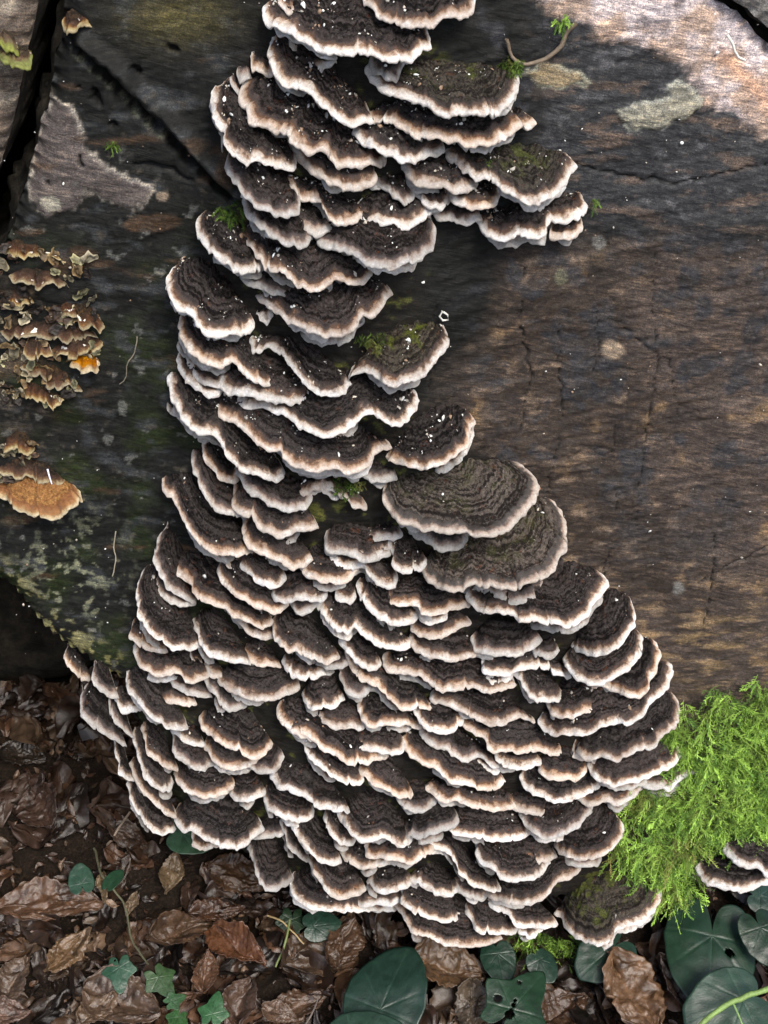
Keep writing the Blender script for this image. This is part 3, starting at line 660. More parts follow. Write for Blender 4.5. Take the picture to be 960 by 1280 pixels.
# style: t tan, w white, g grey, z zoned, m mossy.  (window, style, left e, mid e, right e, points, landmark name or None)
BR = [
 ('B','t',20,5,12,[(-20,-10),(10,25),(60,75),(140,100),(230,103),(300,85),(360,65),(420,45),(430,10)],('topmost bracket','topmost bracket cut by the top of the picture, thick tan scalloped rim')),
 ('A','t',8,6,8,[(530,-30),(545,20),(575,48),(612,50),(650,20)],None),
 ('A','w',4,20,14,[(520,0),(475,40),(490,95),(560,120),(640,160),(700,205),(790,218),(870,215),(960,238),(1060,240),(1120,205),(1148,180),(1130,130)],('long fleck-strewn top shelf','long shelf near the top, black cap thick with white flecks, second from top')),
 ('A','t',6,6,6,[(568,135),(580,175),(605,200),(645,200)],None),
 ('A','w',6,6,6,[(635,235),(650,272),(685,288),(740,262),(770,255)],None),
 ('B','g',8,8,8,[(5,240),(25,280),(80,318),(120,300),(155,245)],None),
 ('A','w',6,22,16,[(510,150),(498,220),(525,300),(575,345),(650,360),(690,400),(740,450),(800,490),(860,497),(910,478)],None),
 ('B','m',8,10,0,[(-10,285),(15,330),(70,370),(140,395),(210,410),(260,445),(320,468),(380,455),(430,470),(500,455),(560,425),(590,370),(605,320),(575,272)],('mossy tan shelf','broad mossy tan shelf jutting right near the top, green moss along its back')),
 ('B','t',14,18,6,[(0,470),(60,490),(130,500),(180,545),(260,560),(330,558),(400,585),(480,575),(560,545),(600,505),(640,512),(668,485),(640,465)],None),
 ('A','t',6,6,8,[(425,238),(430,275),(475,292),(515,292)],None),
 ('A','g',6,6,6,[(368,293),(385,315),(430,312)],None),
 ('A','g',6,6,6,[(345,322),(360,362),(385,375)],None),
 ('A','t',4,24,16,[(480,315),(405,325),(382,385),(408,440),(430,485),(500,512),(570,530),(600,572),(660,602),(720,605),(745,640),(800,662),(870,658),(960,650)],('pink-rimmed upper left shelf','pinkish cream edged shelf high on the left with an orange stain at its left end')),
 ('A','w',2,24,14,[(325,328),(275,380),(268,430),(295,500),(325,530),(315,575),(350,612),(400,655),(450,642),(510,662),(590,682),(612,655)],('knobbly white shelf','knobbly white lobed shelf forming the left edge of the upper cluster')),
 ('A','t',6,22,6,[(585,620),(640,650),(690,692),(740,735),(800,745),(880,747),(930,718),(915,680)],None),
 ('B','w',14,16,8,[(-56,505),(-45,555),(20,590),(80,620),(150,642),(190,648),(240,617),(300,612),(304,590)],None),
 ('A','g',8,22,20,[(340,612),(320,660),(340,715),(390,762),(430,820),(500,855),(560,862),(610,850),(622,815)],('spoon-shaped white lobe','spoon-shaped pale lobe drooping low on the left of the upper cluster')),
 ('A','t',6,14,14,[(432,715),(520,712),(580,750),(640,790),(700,812),(740,872),(800,900),(850,888),(880,860)],None),
 ('B','t',4,18,5,[(135,650),(160,700),(200,735),(280,745),(350,760),(410,752),(437,725),(420,700)],None),
 ('B','m',4,10,0,[(310,600),(330,640),(400,690),(440,712),(520,740),(580,782),(640,815),(700,810),(760,765),(800,720),(812,685),(838,662),(785,618)],('broad grey fan','broad grey fan jutting right in the upper cluster, dusted with moss')),
 ('B','t',14,12,6,[(325,790),(400,830),(460,838),(510,812),(526,775),(505,755)],None),
 ('B','g',6,8,6,[(-30,690),(-5,735),(30,718),(25,680)],None),
 ('B','g',8,8,8,[(5,740),(60,745),(110,790),(150,815),(185,795),(192,760)],None),
 ('B','w',8,10,8,[(180,760),(230,820),(290,836),(325,805),(335,775)],None),
 ('B','g',8,8,10,[(262,855),(330,880),(400,892),(455,872)],None),
 ('B','w',12,16,14,[(-80,850),(-20,875),(40,892),(110,905),(180,900),(240,855),(280,832)],None),
 ('B','w',12,14,10,[(-70,900),(-20,935),(30,952),(85,935)],None),
 ('B','w',6,14,2,[(436,885),(475,935),(540,958),(620,945),(700,945),(722,880),(790,890),(850,860),(877,815),(858,792)],('white-lipped lowest right shelf','white lipped shelf at the lower right of the upper cluster, moss sprig at its tip')),
 ('B','t',8,6,6,[(722,895),(735,940),(790,956),(850,922),(860,895)],None),
 ('C','g',10,26,18,[(395,0),(410,60),(470,115),(540,160),(600,188),(650,180),(672,140)],None),
 ('C','g',10,12,10,[(590,50),(605,100),(650,125),(720,130),(775,105)],None),
 ('C','g',8,28,8,[(688,115),(700,180),(760,190),(830,215),(880,250),(930,272),(1010,270),(1090,245),(1150,200),(1168,130),(1150,90)],('cream scoop','cream rimmed scoop at the bottom right of the upper cluster')),
 ('C','w',10,10,10,[(820,90),(880,140),(960,158),(1040,140),(1095,105)],None),
 ('C','w',2,22,18,[(240,60),(212,90),(225,150),(260,210),(310,242),(350,270),(400,288),(450,285),(475,262)],('white-edged sloping tongue','white edged sloping tongue left of the cluster, just below a sprig of green moss')),
 ('C','t',8,26,14,[(372,145),(430,190),(470,250),(520,290),(580,315),(630,345),(690,354),(740,345),(770,320),(830,335),(880,330),(912,290)],('wide brown-rimmed shelf','wide brown mottled shelf below the upper cluster, dusty brown cap')),
 ('C','g',8,16,8,[(365,285),(400,330),(450,355),(510,372),(580,382),(618,362)],None),
 ('C','t',4,26,2,[(450,392),(500,430),(570,475),(640,520),(720,546),(800,542),(850,505),(870,468),(930,450),(960,410),(995,365),(975,345)],('thin curved shelf','thin curved shelf pointing right with blue white specks above its edge')),
 ('C','w',4,5,6,[(450,455),(490,487),(518,465)],None),
 ('C','w',2,26,14,[(150,250),(100,300),(92,370),(130,425),(190,460),(220,510),(280,540),(330,542),(400,530),(440,500)],('bright white left shelf','bright white thick edged shelf jutting left at the narrow waist')),
 ('C','t',6,26,12,[(160,440),(140,490),(145,540),(190,610),(240,645),(300,662),(360,650),(400,690),(450,730),(500,737),(512,705)],None),
 ('C','w',6,22,14,[(425,570),(440,612),(490,590),(550,620),(600,690),(650,745),(720,782),(790,785),(818,745)],('steep white-edged shelf','steep white edged shelf running down to a notch in the middle of the waist')),
 ('D','m',16,28,0,[(50,400),(80,375),(130,370),(175,405),(220,432),(290,410),(345,395),(385,345),(405,310),(440,280),(447,230),(432,184)],('large fan at the waist','large fan jutting right at the waist with mossy back and pale beaded rim')),
 ('C','g',6,6,6,[(128,590),(150,622),(190,642)],None),
 ('C','w',6,12,10,[(128,640),(150,700),(200,742),(250,780),(300,778),(315,750)],None),
 ('C','w',8,10,10,[(165,640),(205,700),(250,742),(305,748),(322,710)],None),
 ('C','w',8,22,14,[(320,680),(312,740),(350,770),(400,780),(460,792),(530,802),(600,810),(660,792),(690,765)],None),
 ('C','w',3,26,16,[(112,692),(95,712),(110,790),(140,850),(190,912),(250,932),(310,965),(340,1032),(390,1082),(460,1102),(530,1120),(562,1095)],('long left shelf','long white edged shelf sweeping down from the left edge just below the waist')),
 ('C','g',4,5,4,[(88,790),(100,840),(150,872)],None),
 ('E','g',4,6,4,[(205,125),(220,160),(265,168)],None),
 ('C','w',8,24,12,[(382,790),(395,832),(460,825),(520,850),(570,862),(610,905),(660,925),(710,950),(768,942),(820,915),(860,880),(895,855),(930,862),(998,905),(1050,890),(1080,850),(1098,800)],('white double-lobed shelf','white double lobed shelf tucked under the large fan at the waist')),
 ('C','t',6,26,6,[(260,790),(258,832),(310,870),(360,882),(410,930),(450,970),(500,1000),(545,1000),(570,1042),(640,1075),(700,1084),(760,1075),(830,1092),(890,1070),(925,1012),(985,988)],('smooth grey-zoned shelf','long smooth shelf crossing the middle, tan grey edge, green notch at its right end')),
 ('D','t',4,30,2,[(200,710),(250,735),(310,750),(380,752),(440,730),(490,700),(530,655),(540,600),(554,560),(525,528)],('lone white-streaked bracket','lone bracket right of the middle, white streak along its tan edge')),
 ('D','g',8,8,6,[(95,770),(140,800),(190,802),(242,782)],None),
 ('E','t',6,12,8,[(235,170),(240,225),(285,290),(310,322),(350,328),(375,312)],None),
 ('E','g',4,24,12,[(190,215),(195,270),(220,330),(250,400),(300,445),(360,468),(402,455)],None),
 ('E','g',8,20,14,[(358,290),(400,330),(430,372),(480,402),(520,428),(580,443),(640,432),(668,405)],None),
 ('E','t',8,18,12,[(588,360),(600,388),(650,372),(700,345),(750,365),(800,392),(830,422),(890,432)],None),
 ('E','t',8,22,14,[(358,352),(355,400),(375,450),(430,472),(465,515),(520,538),(580,542),(620,518),(695,508)],None),
 ('E','t',3,34,18,[(72,318),(82,365),(120,402),(150,470),(180,522),(220,572),(270,607),(330,622),(390,624),(432,607)],('smooth sweeping left shelf','smooth sweeping shelf on the left with a hairline crack across its cap')),
 ('E','t',10,22,10,[(402,480),(395,530),(420,590),(480,617),(540,642),(590,672),(640,660),(668,635)],None),
 ('E','t',12,16,12,[(625,660),(650,702),(720,722),(790,727),(832,702),(855,680)],None),
 ('E','g',12,8,12,[(660,708),(690,750),(750,757),(805,740)],None),
 ('E','g',8,18,14,[(720,550),(732,600),(800,612),(870,634),(920,637),(985,622)],None),
 ('E','w',8,18,12,[(730,595),(770,652),(820,672),(880,662),(930,702),(975,742)],None),
 ('E','g',2,20,14,[(92,505),(50,570),(38,640),(60,702),(110,770),(160,802),(212,812)],('round pale left bracket','round pale lilac grey bracket with doubled rim on the left edge')),
 ('E','g',6,12,16,[(30,680),(40,740),(90,802),(150,827),(205,815)],None),
 ('E','t',6,22,12,[(128,632),(112,660),(130,702),(180,732),(200,782),(250,817),(320,832),(360,870),(420,892),(470,912),(518,895)],None),
 ('G','t',8,12,8,[(640,190),(700,250),(750,300),(800,322),(838,300)],None),
 ('E','t',8,10,8,[(288,625),(330,660),(390,682)],None),
 ('E','w',6,22,10,[(368,650),(420,692),(460,732),(520,752),(552,735),(564,705)],None),
 ('E','t',4,24,12,[(300,658),(300,702),(340,762),(400,802),(470,837),(530,847),(572,817)],('smooth crescent','smooth pale crescent with dark cap left of the middle')),
 ('E','w',4,24,8,[(510,752),(520,802),(580,807),(650,797),(720,792),(730,762)],None),
 ('E','g',8,8,8,[(580,815),(620,852),(660,842),(725,802)],None),
 ('E','w',5,7,5,[(770,742),(770,790),(810,812),(850,792),(848,762)],None),
 ('F','w',10,22,10,[(-75,650),(-50,712),(0,765),(50,776),(80,747),(130,792),(190,825),(250,834),(300,822)],None),
 ('F','w',10,20,6,[(82,590),(110,642),(150,692),(200,727),(250,737),(310,722),(332,692)],None),
 ('F','z',6,10,0,[(190,180),(190,240),(250,318),(330,352),(430,365),(520,372),(630,380),(690,352),(740,305),(790,252),(808,200),(785,140),(720,95),(640,82)],('big upper zoned bracket','big round grey zoned bracket right of centre, upper of the two largest')),
 ('F','z',12,30,0,[(340,510),(370,562),(430,600),(490,605),(540,582),(610,582),(700,592),(760,575),(850,540),(890,480),(922,420),(918,330),(892,270),(835,232)],('big lower zoned bracket','big green and grey ringed bracket right of centre, lower of the two largest')),
 ('F','g',10,16,20,[(560,598),(610,612),(650,632),(720,654),(780,642),(830,602),(862,545)],None),
 ('F','g',12,14,12,[(300,365),(360,402),(420,437),(490,432),(530,395),(545,375)],None),
 ('F','w',6,16,8,[(198,400),(228,450),(225,502),(260,527),(320,527),(362,492)],None),
 ('F','g',6,6,8,[(118,378),(150,402),(220,402),(264,378)],None),
 ('F','w',14,14,10,[(-20,410),(50,457),(110,472),(180,467),(220,435)],None),
 ('F','w',14,14,10,[(-10,475),(50,512),(100,502),(130,542),(180,582),(230,582),(245,545)],None),
 ('F','t',10,20,10,[(190,600),(215,652),(270,664),(320,657),(350,694),(410,700),(480,674),(535,655)],None),
 ('F','w',14,24,0,[(525,630),(560,672),(620,690),(690,697),(740,727),(800,724),(870,742),(940,747),(1000,707),(1040,642),(1080,590),(1072,542),(1015,512)],('long laden shelf','long white edged shelf on the right carrying one small rusty bracket')),
 ('I','t',2,14,4,[(225,200),(270,222),(320,212),(360,172),(377,142),(355,130)],('small rusty bracket','small rusty bracket perched on a long shelf on the right')),
 ('F','t',4,14,6,[(298,735),(312,772),(360,790),(430,782),(490,752),(535,732)],None),
 ('F','t',10,18,10,[(290,790),(320,842),(390,867),(450,882),(520,872),(560,862),(574,842)],None),
 ('F','g',6,30,8,[(538,800),(560,842),(620,857),(700,862),(770,842),(822,802)],None),
 ('I','g',6,10,8,[(205,418),(228,447),(280,452),(315,430)],None),
 ('I','w',6,18,14,[(10,438),(8,500),(50,527),(120,522),(180,497),(260,492),(310,530),(362,532)],None),
 ('I','w',14,24,2,[(340,470),(380,532),(440,562),(510,552),(560,522),(612,482),(642,420),(647,370),(610,345)],None),
 ('I','w',2,32,0,[(365,410),(410,435),(470,447),(530,430),(580,382),(612,330),(627,260),(588,212)],('white-tipped fan','fan with a bright white tip on the right edge below the zoned brackets')),
 ('I','t',18,18,0,[(480,560),(540,592),(600,614),(660,592),(687,540),(717,470),(712,400),(672,384)],None),
 ('I','w',14,24,0,[(235,715),(300,767),(360,762),(410,767),(470,742),(540,717),(600,722),(660,682),(692,622),(742,590),(767,540),(762,490),(728,472)],('long white shelf at right','long thick white edged shelf low on the right, above the moss')),
 ('I','t',2,30,8,[(265,640),(300,687),(370,697),(430,672),(480,667),(522,622)],None),
 ('I','w',6,16,8,[(125,510),(170,562),(200,612),(260,632),(312,627),(325,600)],None),
 ('H','t',10,18,14,[(440,240),(460,282),(530,292),(590,307),(625,332),(680,362),(740,364),(800,347),(850,370),(910,357),(970,342)],None),
 ('H','t',6,26,8,[(0,90),(10,152),(50,197),(110,212),(170,242),(230,250),(270,227)],('crescent with white threads','tan rimmed crescent left of centre with white thread like droppings on it')),
 ('H','g',12,8,10,[(180,250),(230,277),(290,267),(305,242)],None),
 ('H','w',10,14,10,[(40,240),(70,292),(110,312),(160,320),(208,297)],None),
 ('H','g',10,16,8,[(270,280),(290,352),(330,380),(370,377),(397,352)],('pale upturned lobe','pale upturned lobe showing its smooth whitish surface near the centre')),
 ('H','w',10,18,10,[(265,170),(310,212),(350,262),(390,282),(437,262)],None),
 ('H','t',10,18,12,[(295,230),(330,292),(380,332),(430,352),(470,402),(520,432),(590,442),(635,430)],None),
 ('H','t',14,24,8,[(630,395),(690,417),(750,442),(800,462),(850,497),(900,504),(950,482),(985,467),(1048,490)],None),
 ('H','w',4,34,10,[(120,380),(140,422),(180,442),(240,432),(290,402)],('little cupped white bracket','little cupped white lipped bracket beneath a dark hollow near the centre')),
 ('H','t',10,14,8,[(175,440),(210,492),(260,507),(320,502),(360,512),(380,492)],None),
 ('H','t',8,20,10,[(343,425),(370,492),(420,507),(480,492),(530,492),(592,512)],None),
 ('H','w',10,18,8,[(570,445),(600,492),(640,527),(700,532),(750,502),(765,475)],None),
 ('H','t',10,24,6,[(745,490),(800,532),(850,557),(870,602),(940,604),(1010,610),(1070,600),(1130,617),(1160,602)],None),
 ('H','t',8,28,10,[(25,430),(35,482),(90,517),(150,547),(190,582),(250,617),(300,657),(360,652),(400,642),(458,620)],('long dark sloping shelf','long dark sloping shelf in the lower middle with a brown fleck at its left')),
 ('H','w',6,20,12,[(310,530),(330,577),(400,607),(460,614),(520,612),(535,585)],None),
 ('H','t',8,26,10,[(515,570),(550,622),(600,652),(660,682),(720,727),(780,742),(850,762),(900,757),(932,730)],None),
 ('H','g',6,18,8,[(590,520),(600,562),(660,592),(720,612),(760,642),(830,632),(880,672),(915,662)],None),
 ('I','w',10,12,8,[(55,830),(80,882),(130,897),(190,897),(242,872)],None),
 ('H','w',6,20,14,[(130,560),(140,612),(190,672),(250,712),(310,742),(365,717)],None),
 ('H','t',10,22,14,[(345,680),(400,732),(460,764),(530,792),(562,780)],('glittering black bracket','black glittering grainy bracket in the lower middle')),
 ('H','g',10,12,10,[(500,790),(530,832),(580,844),(630,832),(662,802)],None),
 ('H','t',10,20,12,[(620,760),(690,807),(740,802),(800,827),(860,840),(930,840),(975,820)],None),
 ('L','t',10,18,6,[(240,240),(290,277),(350,280),(400,282),(442,270)],None),
 ('K','w',6,28,14,[(120,50),(150,112),(200,122),(280,152),(300,187),(370,202),(440,207)],None),
 ('K','w',5,26,10,[(95,125),(110,192),(170,232),(230,242),(282,237),(295,205)],None),
 ('K','w',8,34,10,[(392,205),(420,262),(470,312),(520,322),(580,312),(640,342),(680,337),(695,310)],('banded dark shelf','finely banded dark shelf in the lower middle with one white crumb on it')),
 ('K','w',8,18,10,[(335,218),(350,282),(400,332),(440,337),(468,317)],None),
 ('K','g',6,28,12,[(655,270),(665,307),(720,312),(790,292),(850,267),(872,235)],None),
 ('L','w',14,24,10,[(-10,320),(40,367),(110,372),(170,387),(240,387),(310,377),(335,350)],None),
 ('L','g',10,18,2,[(285,290),(320,342),(380,377),(440,372),(500,347),(550,302),(587,252),(570,235)],None),
 ('L','g',8,14,8,[(350,280),(380,312),(430,327),(480,317),(530,282),(548,255)],None),
 ('L','w',8,20,14,[(290,130),(320,192),(380,212),(430,237),(490,227),(560,202),(605,172)],None),
 ('I','t',16,26,0,[(385,830),(440,862),(490,852),(540,867),(600,847),(660,817),(700,817),(725,772),(777,745),(797,700),(787,620),(757,598)],('peach ruffled shelf','broad black shelf with peach ruffled edge touching the top of the moss')),
 ('I','t',6,10,8,[(372,810),(372,852),(420,862),(485,872)],None),
 ('I','w',6,28,0,[(435,870),(450,932),(500,957),(560,967),(620,957),(680,932),(740,902),(790,872),(802,820),(768,788)],('white beaded shelf','white beaded shelf with smooth black cap, right beside the moss')),
 ('L','t',12,8,14,[(520,215),(570,247),(620,227),(680,245),(720,217),(790,172)],None),
 ('L','w',10,8,2,[(740,140),(820,174),(890,177),(940,132),(1010,102),(1018,72),(975,62)],('pointed rightmost tip','pointed peach tip reaching farthest right into the moss')),
 ('I','t',4,20,6,[(228,868),(240,912),(300,947),(360,947),(410,922),(432,892)],None),
 ('L','t',4,22,0,[(425,400),(440,432),(500,457),(570,462),(640,432),(692,382),(702,330),(672,290),(650,240)],('smooth fan below the moss edge','smooth charcoal fan with broad cream edge, low on the right by the moss')),
 ('L','t',5,18,10,[(165,370),(190,422),(250,442),(310,467),(370,472),(432,452)],None),
 ('L','w',5,26,14,[(110,380),(120,452),(170,502),(230,542),(300,547),(360,532),(405,482)],('bowl-like lower shelf','bowl shaped white edged shelf near the bottom right')),
 ('L','t',10,26,4,[(148,600),(210,632),(290,642),(350,637),(400,602),(440,552),(500,532),(540,482)],None),
 ('L','w',12,26,16,[(-150,430),(-80,410),(-20,420),(20,462),(50,522),(100,562),(160,584),(212,587)],('white arched shelf','thick white arched shelf in the lower middle with wet flecks')),
 ('K','t',5,20,12,[(503,338),(510,382),(580,392),(640,402),(680,412),(730,392),(772,362)],None),
 ('K','t',8,12,10,[(402,370),(440,412),(490,432),(560,422),(622,407)],None),
 ('K','w',8,24,12,[(200,245),(230,312),(300,382),(370,420),(405,402)],None),
 ('K','g',6,16,10,[(160,250),(175,312),(230,392),(275,402)],None),
 ('K','t',8,24,12,[(275,405),(310,472),(350,532),(400,557),(450,542),(502,520)],None),
 ('K','w',8,20,10,[(508,490),(560,527),(630,524),(695,492)],None),
 ('K','w',10,18,8,[(680,478),(740,507),(790,537),(840,540),(877,507)],None),
 ('L','g',8,8,8,[(20,560),(80,612),(130,617),(155,600)],None),
 ('K','w',10,10,12,[(440,555),(480,582),(560,577),(620,582),(655,552)],None),
 ('K','w',6,22,8,[(200,478),(210,542),(260,582),(330,602),(400,602),(470,607),(545,600)],('lowest left-hand shelf','thin white lipped shelf at the bottom, left of the lowest point')),
 ('K','g',4,30,10,[(32,330),(50,402),(80,490),(130,527),(180,502),(212,475)],('hanging earlobe bracket','earlobe shaped bracket hanging over dead leaves at the lower left')),
 ('K','w',6,22,8,[(640,520),(650,572),(700,612),(770,642),(840,650),(888,610)],None),
 ('K','t',8,26,14,[(618,580),(660,642),(690,692),(760,717),(850,747),(930,747),(990,737),(1045,717)],('lowest bracket','lowest bracket of the column with a smooth cream edge above dark leaves')),
 ('L','w',6,26,10,[(65,655),(90,712),(130,752),(190,767),(250,767),(285,742)],None),
 ('L','w',6,18,12,[(145,618),(180,662),(240,682),(270,722),(320,732),(370,742),(430,722)],None),
 ('L','w',8,8,8,[(275,735),(320,772),(375,752)],None),
 ('L','m',4,30,0,[(425,680),(460,702),(500,762),(560,797),(620,802),(660,782),(672,742),(740,722),(790,702),(832,652),(852,610),(825,562),(782,554)],('lowest right bracket','wavy banded bracket at the bottom right over ivy, moss on its back')),
 ('G','w',2,32,16,[(330,35),(295,90),(290,150),(300,232),(340,292),(400,337),(440,364),(500,362),(552,347)],('blue streaked bracket','black capped bracket on the left edge with a blue white streak')),
 ('G','t',6,12,16,[(272,255),(265,312),(330,352),(405,368)],None),
 ('G','w',3,30,16,[(515,240),(530,292),(560,365),(610,395),(680,405),(742,417)],None),
 ('G','t',8,14,10,[(718,370),(750,412),(810,427),(865,430)],None),
 ('G','t',4,22,12,[(277,345),(290,405),(350,457),(420,462),(460,457),(500,487),(552,475),(580,460)],None),
 ('G','w',6,7,6,[(498,370),(510,412),(555,420)],None),
 ('G','t',6,10,8,[(560,418),(600,462),(645,470)],None),
 ('G','t',6,26,10,[(618,460),(630,502),(680,532),(740,557),(800,560),(870,547),(932,522),(942,492)],('smooth black bracket at left','smooth black bracket with an even tan rim, left of the lower middle')),
 ('G','g',10,12,10,[(420,480),(460,522),(520,547),(585,545)],None),
 ('G','g',8,20,10,[(558,480),(600,542),(640,592),(690,602),(728,577)],None),
 ('G','t',4,18,12,[(315,500),(340,542),(400,567),(460,577),(525,572)],('bracket with a white curl','tan rimmed bracket at the left with a curl of white on its cap')),
 ('G','w',4,30,18,[(252,450),(250,512),(290,562),(330,612),(380,652),(440,682),(490,670)],None),
 ('G','t',5,32,10,[(545,630),(560,682),(610,722),(670,752),(730,787),(790,787),(832,742)],('orange chipped bracket','grey black bracket in the lower left with an orange chip on its cap')),
 ('G','w',8,10,10,[(428,685),(470,722),(500,737),(565,742)],None),
 ('G','g',5,18,10,[(432,700),(440,772),(480,802),(540,837),(605,805)],None),
 ('G','t',8,20,14,[(560,738),(600,802),(650,834),(720,827),(768,800)],None),
 ('G','g',10,14,10,[(738,815),(780,852),(840,852),(880,790)],None),
 ('G','t',8,24,6,[(858,600),(870,652),(930,692),(1000,722),(1050,717),(1075,692)],None),
 ('G','t',5,22,12,[(310,675),(330,762),(370,802),(410,832),(455,842)],None),
 ('G','w',5,22,10,[(272,700),(290,772),(320,862),(370,912),(410,927),(438,892)],None),
 ('G','t',5,24,10,[(440,850),(470,912),(540,947),(600,947),(650,932),(684,900)],None),
 ('J','w',6,24,10,[(655,288),(690,322),(740,327),(805,290)],None),
 ('G','g',3,16,12,[(118,420),(115,482),(160,532),(215,547)],None),
 ('G','g',3,26,14,[(100,490),(68,540),(68,622),(110,662),(170,702),(240,742)],('leftmost bracket','smooth pale fan hanging farthest left over the dark hollow')),
 ('G','g',4,18,10,[(180,555),(190,622),(230,672),(275,712)],None),
 ('G','w',8,8,8,[(195,545),(240,602),(305,592)],None),
 ('G','w',4,12,12,[(200,725),(215,802),(225,862),(275,882)],None),
 ('J','w',5,16,14,[(250,260),(270,322),(310,392),(350,442),(400,462),(445,432)],('white lower left edge','thick white bracket at the lower left end of the column')),
 ('J','t',6,22,16,[(262,180),(300,262),(340,312),(395,362),(450,385)],None),
 ('J','w',14,32,12,[(440,390),(470,442),(530,452),(580,482),(640,507),(700,510),(750,482),(795,430)],('broad flecked shelf','broad black shelf at the lower left with white lichen flecks')),
 ('J','t',8,8,8,[(513,450),(520,502),(560,517),(625,502)],None),
 ('J','g',10,10,12,[(738,478),(800,472),(860,462),(895,440)],None),
 ('G','t',4,14,8,[(5,360),(12,420),(60,467),(112,487)],('half-hidden bracket','half hidden smooth grey bracket under the lichen edged lip of the log')),
]
MATS = dict(t=F_TAN, w=F_WHITE, g=F_GREY, z=F_ZONED, m=F_MOSSY)
RIMW = dict(t='tan rimmed', w='white rimmed', g='grey rimmed', z='grey zoned', m='mossy backed')
infos = []
for i, (wn, st, eL, em, eR, pts, lm) in enumerate(BR):
    P = zpx(wn, pts); A_ = np.array(P); infos.append((A_[:, 0].mean(), A_[:, 1].max()*0.6+A_[:, 1].mean()*0.4, A_[:, 0].max()-A_[:, 0].min()))
LMS = [i for i, b in enumerate(BR) if b[6]]
SECT = ['to the right of', 'below right of', 'below', 'below left of', 'to the left of', 'above left of', 'straight above', 'above right of']
ORD = ['nearest', 'second nearest', 'third nearest', 'fourth nearest', 'fifth nearest', 'sixth nearest', 'seventh nearest']
rel = {}
for i in range(len(BR)):
    if BR[i][6]: continue
    j = min(LMS, key=lambda k: math.hypot(infos[k][0]-infos[i][0], infos[k][1]-infos[i][1]))
    dx, dy = infos[i][0]-infos[j][0], infos[i][1]-infos[j][1]
    s = int(round(math.atan2(dy, dx)/(math.pi/4))) % 8
    rel.setdefault((j, s), []).append((math.hypot(dx, dy), i))
labels = {}
for (j, s), lst in rel.items():
    lst.sort()
    for k, (_, i) in enumerate(lst):
        wpx = infos[i][2]; size = 'small' if wpx < 34 else ('medium' if wpx < 75 else 'wide')
        o = 'bracket' if len(lst) == 1 else 'bracket'
        labels[i] = f"{size} {RIMW[BR[i][1]]} bracket {ORD[k]+' ' if len(lst) > 1 else ''}{SECT[s]} the {BR[j][6][0]}"
GROUP = 'turkey tail brackets growing in tiers up the log'
def add_fungus(P, eL, em, eR, mat, label, group, seed, name='bracket_fungus', **kw):
    A_ = np.array(P); c = W(A_[:, 0].mean(), A_[:, 1].min()-em*0.4, kw.get('off', 0))[0]
    root = bpy.data.objects.new(name, None); root.empty_display_size = 0.01; link(root)
    tag(root, label, 'mushroom', group)
    before = len(CAPV)
    build_bracket(P, eL, em, eR, mat, root, seed=seed, **kw)
    for ch in root.children: pass
    return root
for i, (wn, st, eL, em, eR, pts, lm) in enumerate(BR):
    lab = lm[1] if lm else labels[i]
    wpx = infos[i][2]
    kw = dict(margin=(4.6 if wpx < 40 else 5.6)*random.uniform(0.85, 1.25), thick=random.uniform(1.5, 2.9), droop=random.uniform(18, 27))
    if st == 'z': kw.update(margin=6.5, camber=0.05)
    if st == 'z': kw.update(thick=2.6)
    if lm and lm[0] == 'half-hidden bracket': kw.update(off=-0.02)
    if st == 'g': kw.update(margin=kw['margin']*1.35)
    rt = add_fungus(zpx(wn, pts), eL, em, eR, MATS[st], lab, GROUP, i+1, **kw)
    for rep_ in range((wpx > 30 and random.random() < 0.8)+(wpx > 60 and random.random() < 0.45)):      # a second, paler lip grown just under the first
        C_ = catmull(zpx(wn, pts), 6.0); m_ = len(C_)
        a_ = int(m_*random.uniform(0.05, 0.5)); b_ = min(m_, a_+max(4, int(m_*random.uniform(0.3, 0.6))))
        if b_-a_ >= 4:
            Q_ = C_[a_:b_]+np.array([random.uniform(-2, 2), random.uniform(4, 9)]); Q_[0, 1] -= 4; Q_[-1, 1] -= 4
            build_bracket(Q_, 5, em*0.6, 5, random.choice([F_GREY, F_GREY, F_WHITE]), rt, seed=i+700+rep_*50, margin=6.5, thick=1.8, droop=kw['droop'])
NMAIN = len(CAPV)

# the pair at the right edge below the moss
PAIR = [([(870, 1085), (878, 1098), (905, 1110), (930, 1113), (955, 1106), (985, 1096)], 'w', 4, 16, 10, 'lower white rimmed bracket of the pair under the moss at the right edge', 0.012),
        ([(905, 1062), (918, 1076), (935, 1084), (950, 1085), (962, 1095), (990, 1085)], 'w', 6, 16, 10, 'upper brown bracket of the pair under the moss at the right edge', 0.016)]
for k, (P, st, a, b_, c, lab, off) in enumerate(PAIR):
    add_fungus(P, a, b_, c, MATS[st], lab, 'pair of brackets under the moss', 300+k, off=off)

